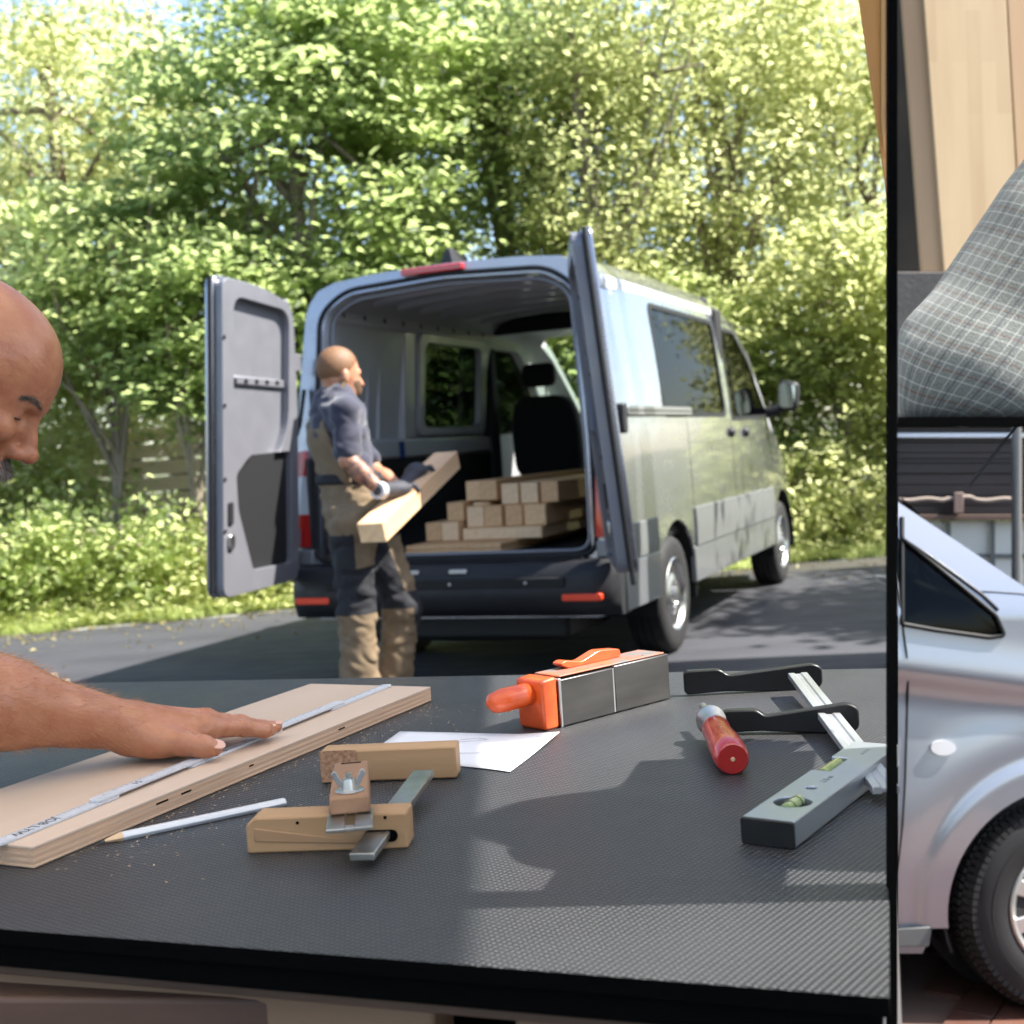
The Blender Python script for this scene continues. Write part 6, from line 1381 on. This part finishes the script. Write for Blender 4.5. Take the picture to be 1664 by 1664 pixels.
MB().tube([(cx_(px), cdep(cx_(px), cz_(py)) + .0015, cz_(py)) for px, py in [(1460, 930), (1463, 980), (1467, 1020), (1472, 1065), (1476, 1110), (1476, 1150), (1474, 1200), (1471, 1270), (1466, 1340), (1460, 1400), (1452, 1470)]], .0042, 8).build('door_seam', M['rubber'], car, smooth=180)
MB().tube([(cx_(px), cdep(cx_(px), cz_(py)) + .001, cz_(py)) for px, py in [(1588, 962), (1620, 963), (1664, 966), (1720, 978), (1800, 1005)]], .0028, 8).build('bonnet_seam', M['rubber'], car, smooth=180)
MB().tube([(cx_(px), cdep(cx_(px), cz_(py)) - .002, cz_(py)) for px, py in [(1478, 876), (1520, 905), (1560, 936), (1600, 968), (1622, 992)]], .006, 8).build('pillar_trim', M['plastic'], car, smooth=180)
el = [(cx_(1532) + .039 * math.cos(rad(15 * k)), cz_(1215) + .023 * math.sin(rad(15 * k))) for k in range(24)]
flush(el, -.010, .012, 'side_indicator', M['white_lens'], (1, .9, .5))
MB().prism(rpoly([(cx_(1456), cz_(1511)), (cx_(1517), cz_(1508)), (cx_(1512), cz_(1541)), (cx_(1456), cz_(1541))], .006), .012, .10, 'y').build('sill_trim', M['clad'], car, bevel=.006)
MB().prism(rpoly([(cx_(1458), cz_(1542)), (cx_(1510), cz_(1542)), (cx_(1504), cz_(1555)), (cx_(1458), cz_(1555))], .004), .03, .12, 'y').build('jacking_rail', M['sillp'], car, bevel=.004)
# arch liner, wheel
mb = MB(); n = 40
for r0, dd in ((AR + .004, .03), (AR + .004, .34), (AR + .012, .34), (AR + .012, .03)):
    for k in range(n + 1): a = math.pi * (-.12 + 1.24 * k / n); mb.v.append(Vector((WC[0] + r0 * math.cos(a), dd, WC[1] + r0 * math.sin(a))))
N1 = n + 1
for a_, b_ in ((0, 1), (1, 2), (2, 3), (3, 0)):
    for k in range(n): mb.f.append((a_ * N1 + k, a_ * N1 + k + 1, b_ * N1 + k + 1, b_ * N1 + k))
mb.build('arch_liner', M['rubber'], car); MB().prism([(WC[0] + (AR + .01) * math.cos(2 * math.pi * k / 40), WC[1] + (AR + .01) * math.sin(2 * math.pi * k / 40)) for k in range(40)], .341, .36, 'y').build('inner_guard', M['rubber'], car)
wh = bpy.data.objects.new('wheel', None); COL.objects.link(wh); wh.parent = car; TR = WC[1]; wh.location = (WC[0], .03, WC[1]); wh.rotation_euler = (0, 0, rad(7))
ty = MB().lathe([(.0, .195), (-.012, .215), (-.016, .25), (-.012, .29), (.0, TR - .030), (.010, TR - .022), (.20, TR - .022), (.21, TR - .03), (.22, .25), (.2, .195)], 72, (0, 0, 0), 'y').build('tyre', M['tyre'], wh, smooth=40)
for k in range(84):
    a = 2 * math.pi * k / 84; R_ = Matrix.Rotation(-a, 3, 'Y')
    for row, (d0, d1, off) in enumerate(((-.006, .034, 0), (.042, .085, .5), (.093, .13, 0))):
        mb = MB().box(-.0088, .0088, d0, d1, TR - .028, TR - .004 if row else TR - .010); R2_ = Matrix.Rotation(-a - off * 2 * math.pi / 84, 3, 'Y')
        if row == 0:
            for v in mb.v:
                if v.y < .0: v.z -= .016
        mb.v = [R2_ @ v for v in mb.v]; 
        if row == 0: tread = mb.build('tread_block', M['tyre'], ty)
        else:
            if k == 0: acc_ = MB() if row == 1 else acc_
            acc_.add(mb.v, mb.f)
tag(acc_.build('tread_rows', M['tyre'], ty), kind='stuff')
for r_ in (.235, .262, .285): MB().tube([(r_ * math.cos(2 * math.pi * k / 60), -.0155 + (r_ - .255) ** 2 * 9, r_ * math.sin(2 * math.pi * k / 60)) for k in range(61)], .0012, 6, False).build('sidewall_rib', M['tyre'], ty, smooth=180)
M['alloy'] = mat('alloy_silver', (.62, .61, .58), .3, .75, coat=.5)
rm = MB().lathe([(.10, .196), (-.008, .200), (-.012, .194), (-.004, .180), (.03, .172), (.10, .170)], 60, (0, 0, 0), 'y').build('rim', M['alloy'], wh, smooth=50)
MB().lathe([(.06, .168), (.07, .02)], 40, (0, 0, 0), 'y').build('brake_disc', M['rubber'], wh)
for k in range(9):
    a = 2 * math.pi * (k + .3) / 9; q = [(-.018, .06), (.018, .06), (.026, .186), (-.026, .186)]; mb = MB().prism(rpoly(q, .006, 3), -.006, .02, 'y'); R_ = Matrix.Rotation(a, 3, 'Y'); mb.v = [R_ @ v for v in mb.v]; mb.build('spoke', M['alloy'], rm, bevel=.005)
MB().lathe([(.02, .075), (-.010, .072), (-.016, .05), (-.017, .01)], 36, (0, 0, 0), 'y').build('hub', M['alloy'], rm, smooth=50)
# roof pillar side, bonnet, windscreen, dash and far side
def across(pts, d0, d1, sh, name, m):
    mb = MB()
    for x, z in pts: mb.v += [Vector((x, d0 + cdep(x, z - .004), z - .006)), Vector((x + .17 * (d1 / 1.7) * .0, d1, z - sh))]
    for k in range(len(pts) - 1): mb.f.append((2 * k, 2 * k + 1, 2 * k + 3, 2 * k + 2))
    o = mb.build(name, m, car, smooth=60); s_ = o.modifiers.new('s', 'SOLIDIFY'); s_.thickness = .008; return o
def lim(x, d): return max(x, .3 * (4 + d) - 1.7 + .02)
across(top[3:], .03, 1.62, .05, 'bonnet', M['carpaint'])
ws_ = [(x, z) for x, z in top[1:4]]; mb = MB()
for x, z in ws_: mb.v += [Vector((max(x, .3022 * (4.05 + cdep(x, z - .01)) - 1.69), .05 + cdep(x, z - .01), z - .012)), Vector((max(x, .3 * 5.5 - 1.7 + .03), 1.5, z - .06 - max(0, .3 * 5.5 - 1.7 + .03 - x) * .72))]
mb.f = [(0, 1, 3, 2), (2, 3, 5, 4)]; mb.build('windscreen', M['carglass'], car)
MB().hexa([(cx_(1500), .12, cz_(1060)), (cx_(1680), .12, cz_(1060)), (cx_(1680) + .38, 1.5, cz_(1060)), (cx_(1500) + .38, 1.5, cz_(1060)), (cx_(1500), .12, cz_(942)), (cx_(1600), .12, cz_(975)), (cx_(1600) + .38, 1.5, cz_(985)), (cx_(1500) + .38, 1.5, cz_(948))]).build('dashboard', M['darkin'], car, bevel=.02)
MB().tube([(cx_(1560) + .10 * math.cos(2 * math.pi * k / 24) * .5 + .02, .42 + .17 * math.cos(2 * math.pi * k / 24), cz_(975) + .12 * math.sin(2 * math.pi * k / 24)) for k in range(25)], .012, 8, False).build('steering_wheel', M['darkin'], car, smooth=180)
MB().hexa([(cx_(1460), .06, cz_(1400)), (cx_(2060), .06, cz_(1400)), (cx_(2060), 1.6, cz_(1400)), (cx_(1447) + .52, 1.6, cz_(1400)), (cx_(1460), .06, cz_(1062)), (cx_(2040), .06, cz_(1150)), (cx_(2040), 1.6, cz_(1150)), (cx_(1447) + .52, 1.6, cz_(1062))]).build('inner_body', M['darkin'], car)
MB().prism([(cx_(1800), cz_(1060)), (cx_(2040), cz_(1140)), (cx_(2060), cz_(1420)), (cx_(1960), cz_(1420)), (cx_(1800), cz_(1290))], 1.605, 1.65, 'y').build('far_side_panel', M['carpaint'], car, bevel=.01)
MB().prism(rrect(cx_(2030), cx_(2110), cz_(1530), cz_(1250), .03), .1, 1.6, 'y').build('front_bumper', M['carpaint'], car, bevel=.03)
MB().lathe([(1.40, .20), (1.40, TR - .01), (1.60, TR - .01), (1.60, .20)], 40, (WC[0], 0, WC[1]), 'y').build('far_tyre', M['tyre'], car, smooth=40)
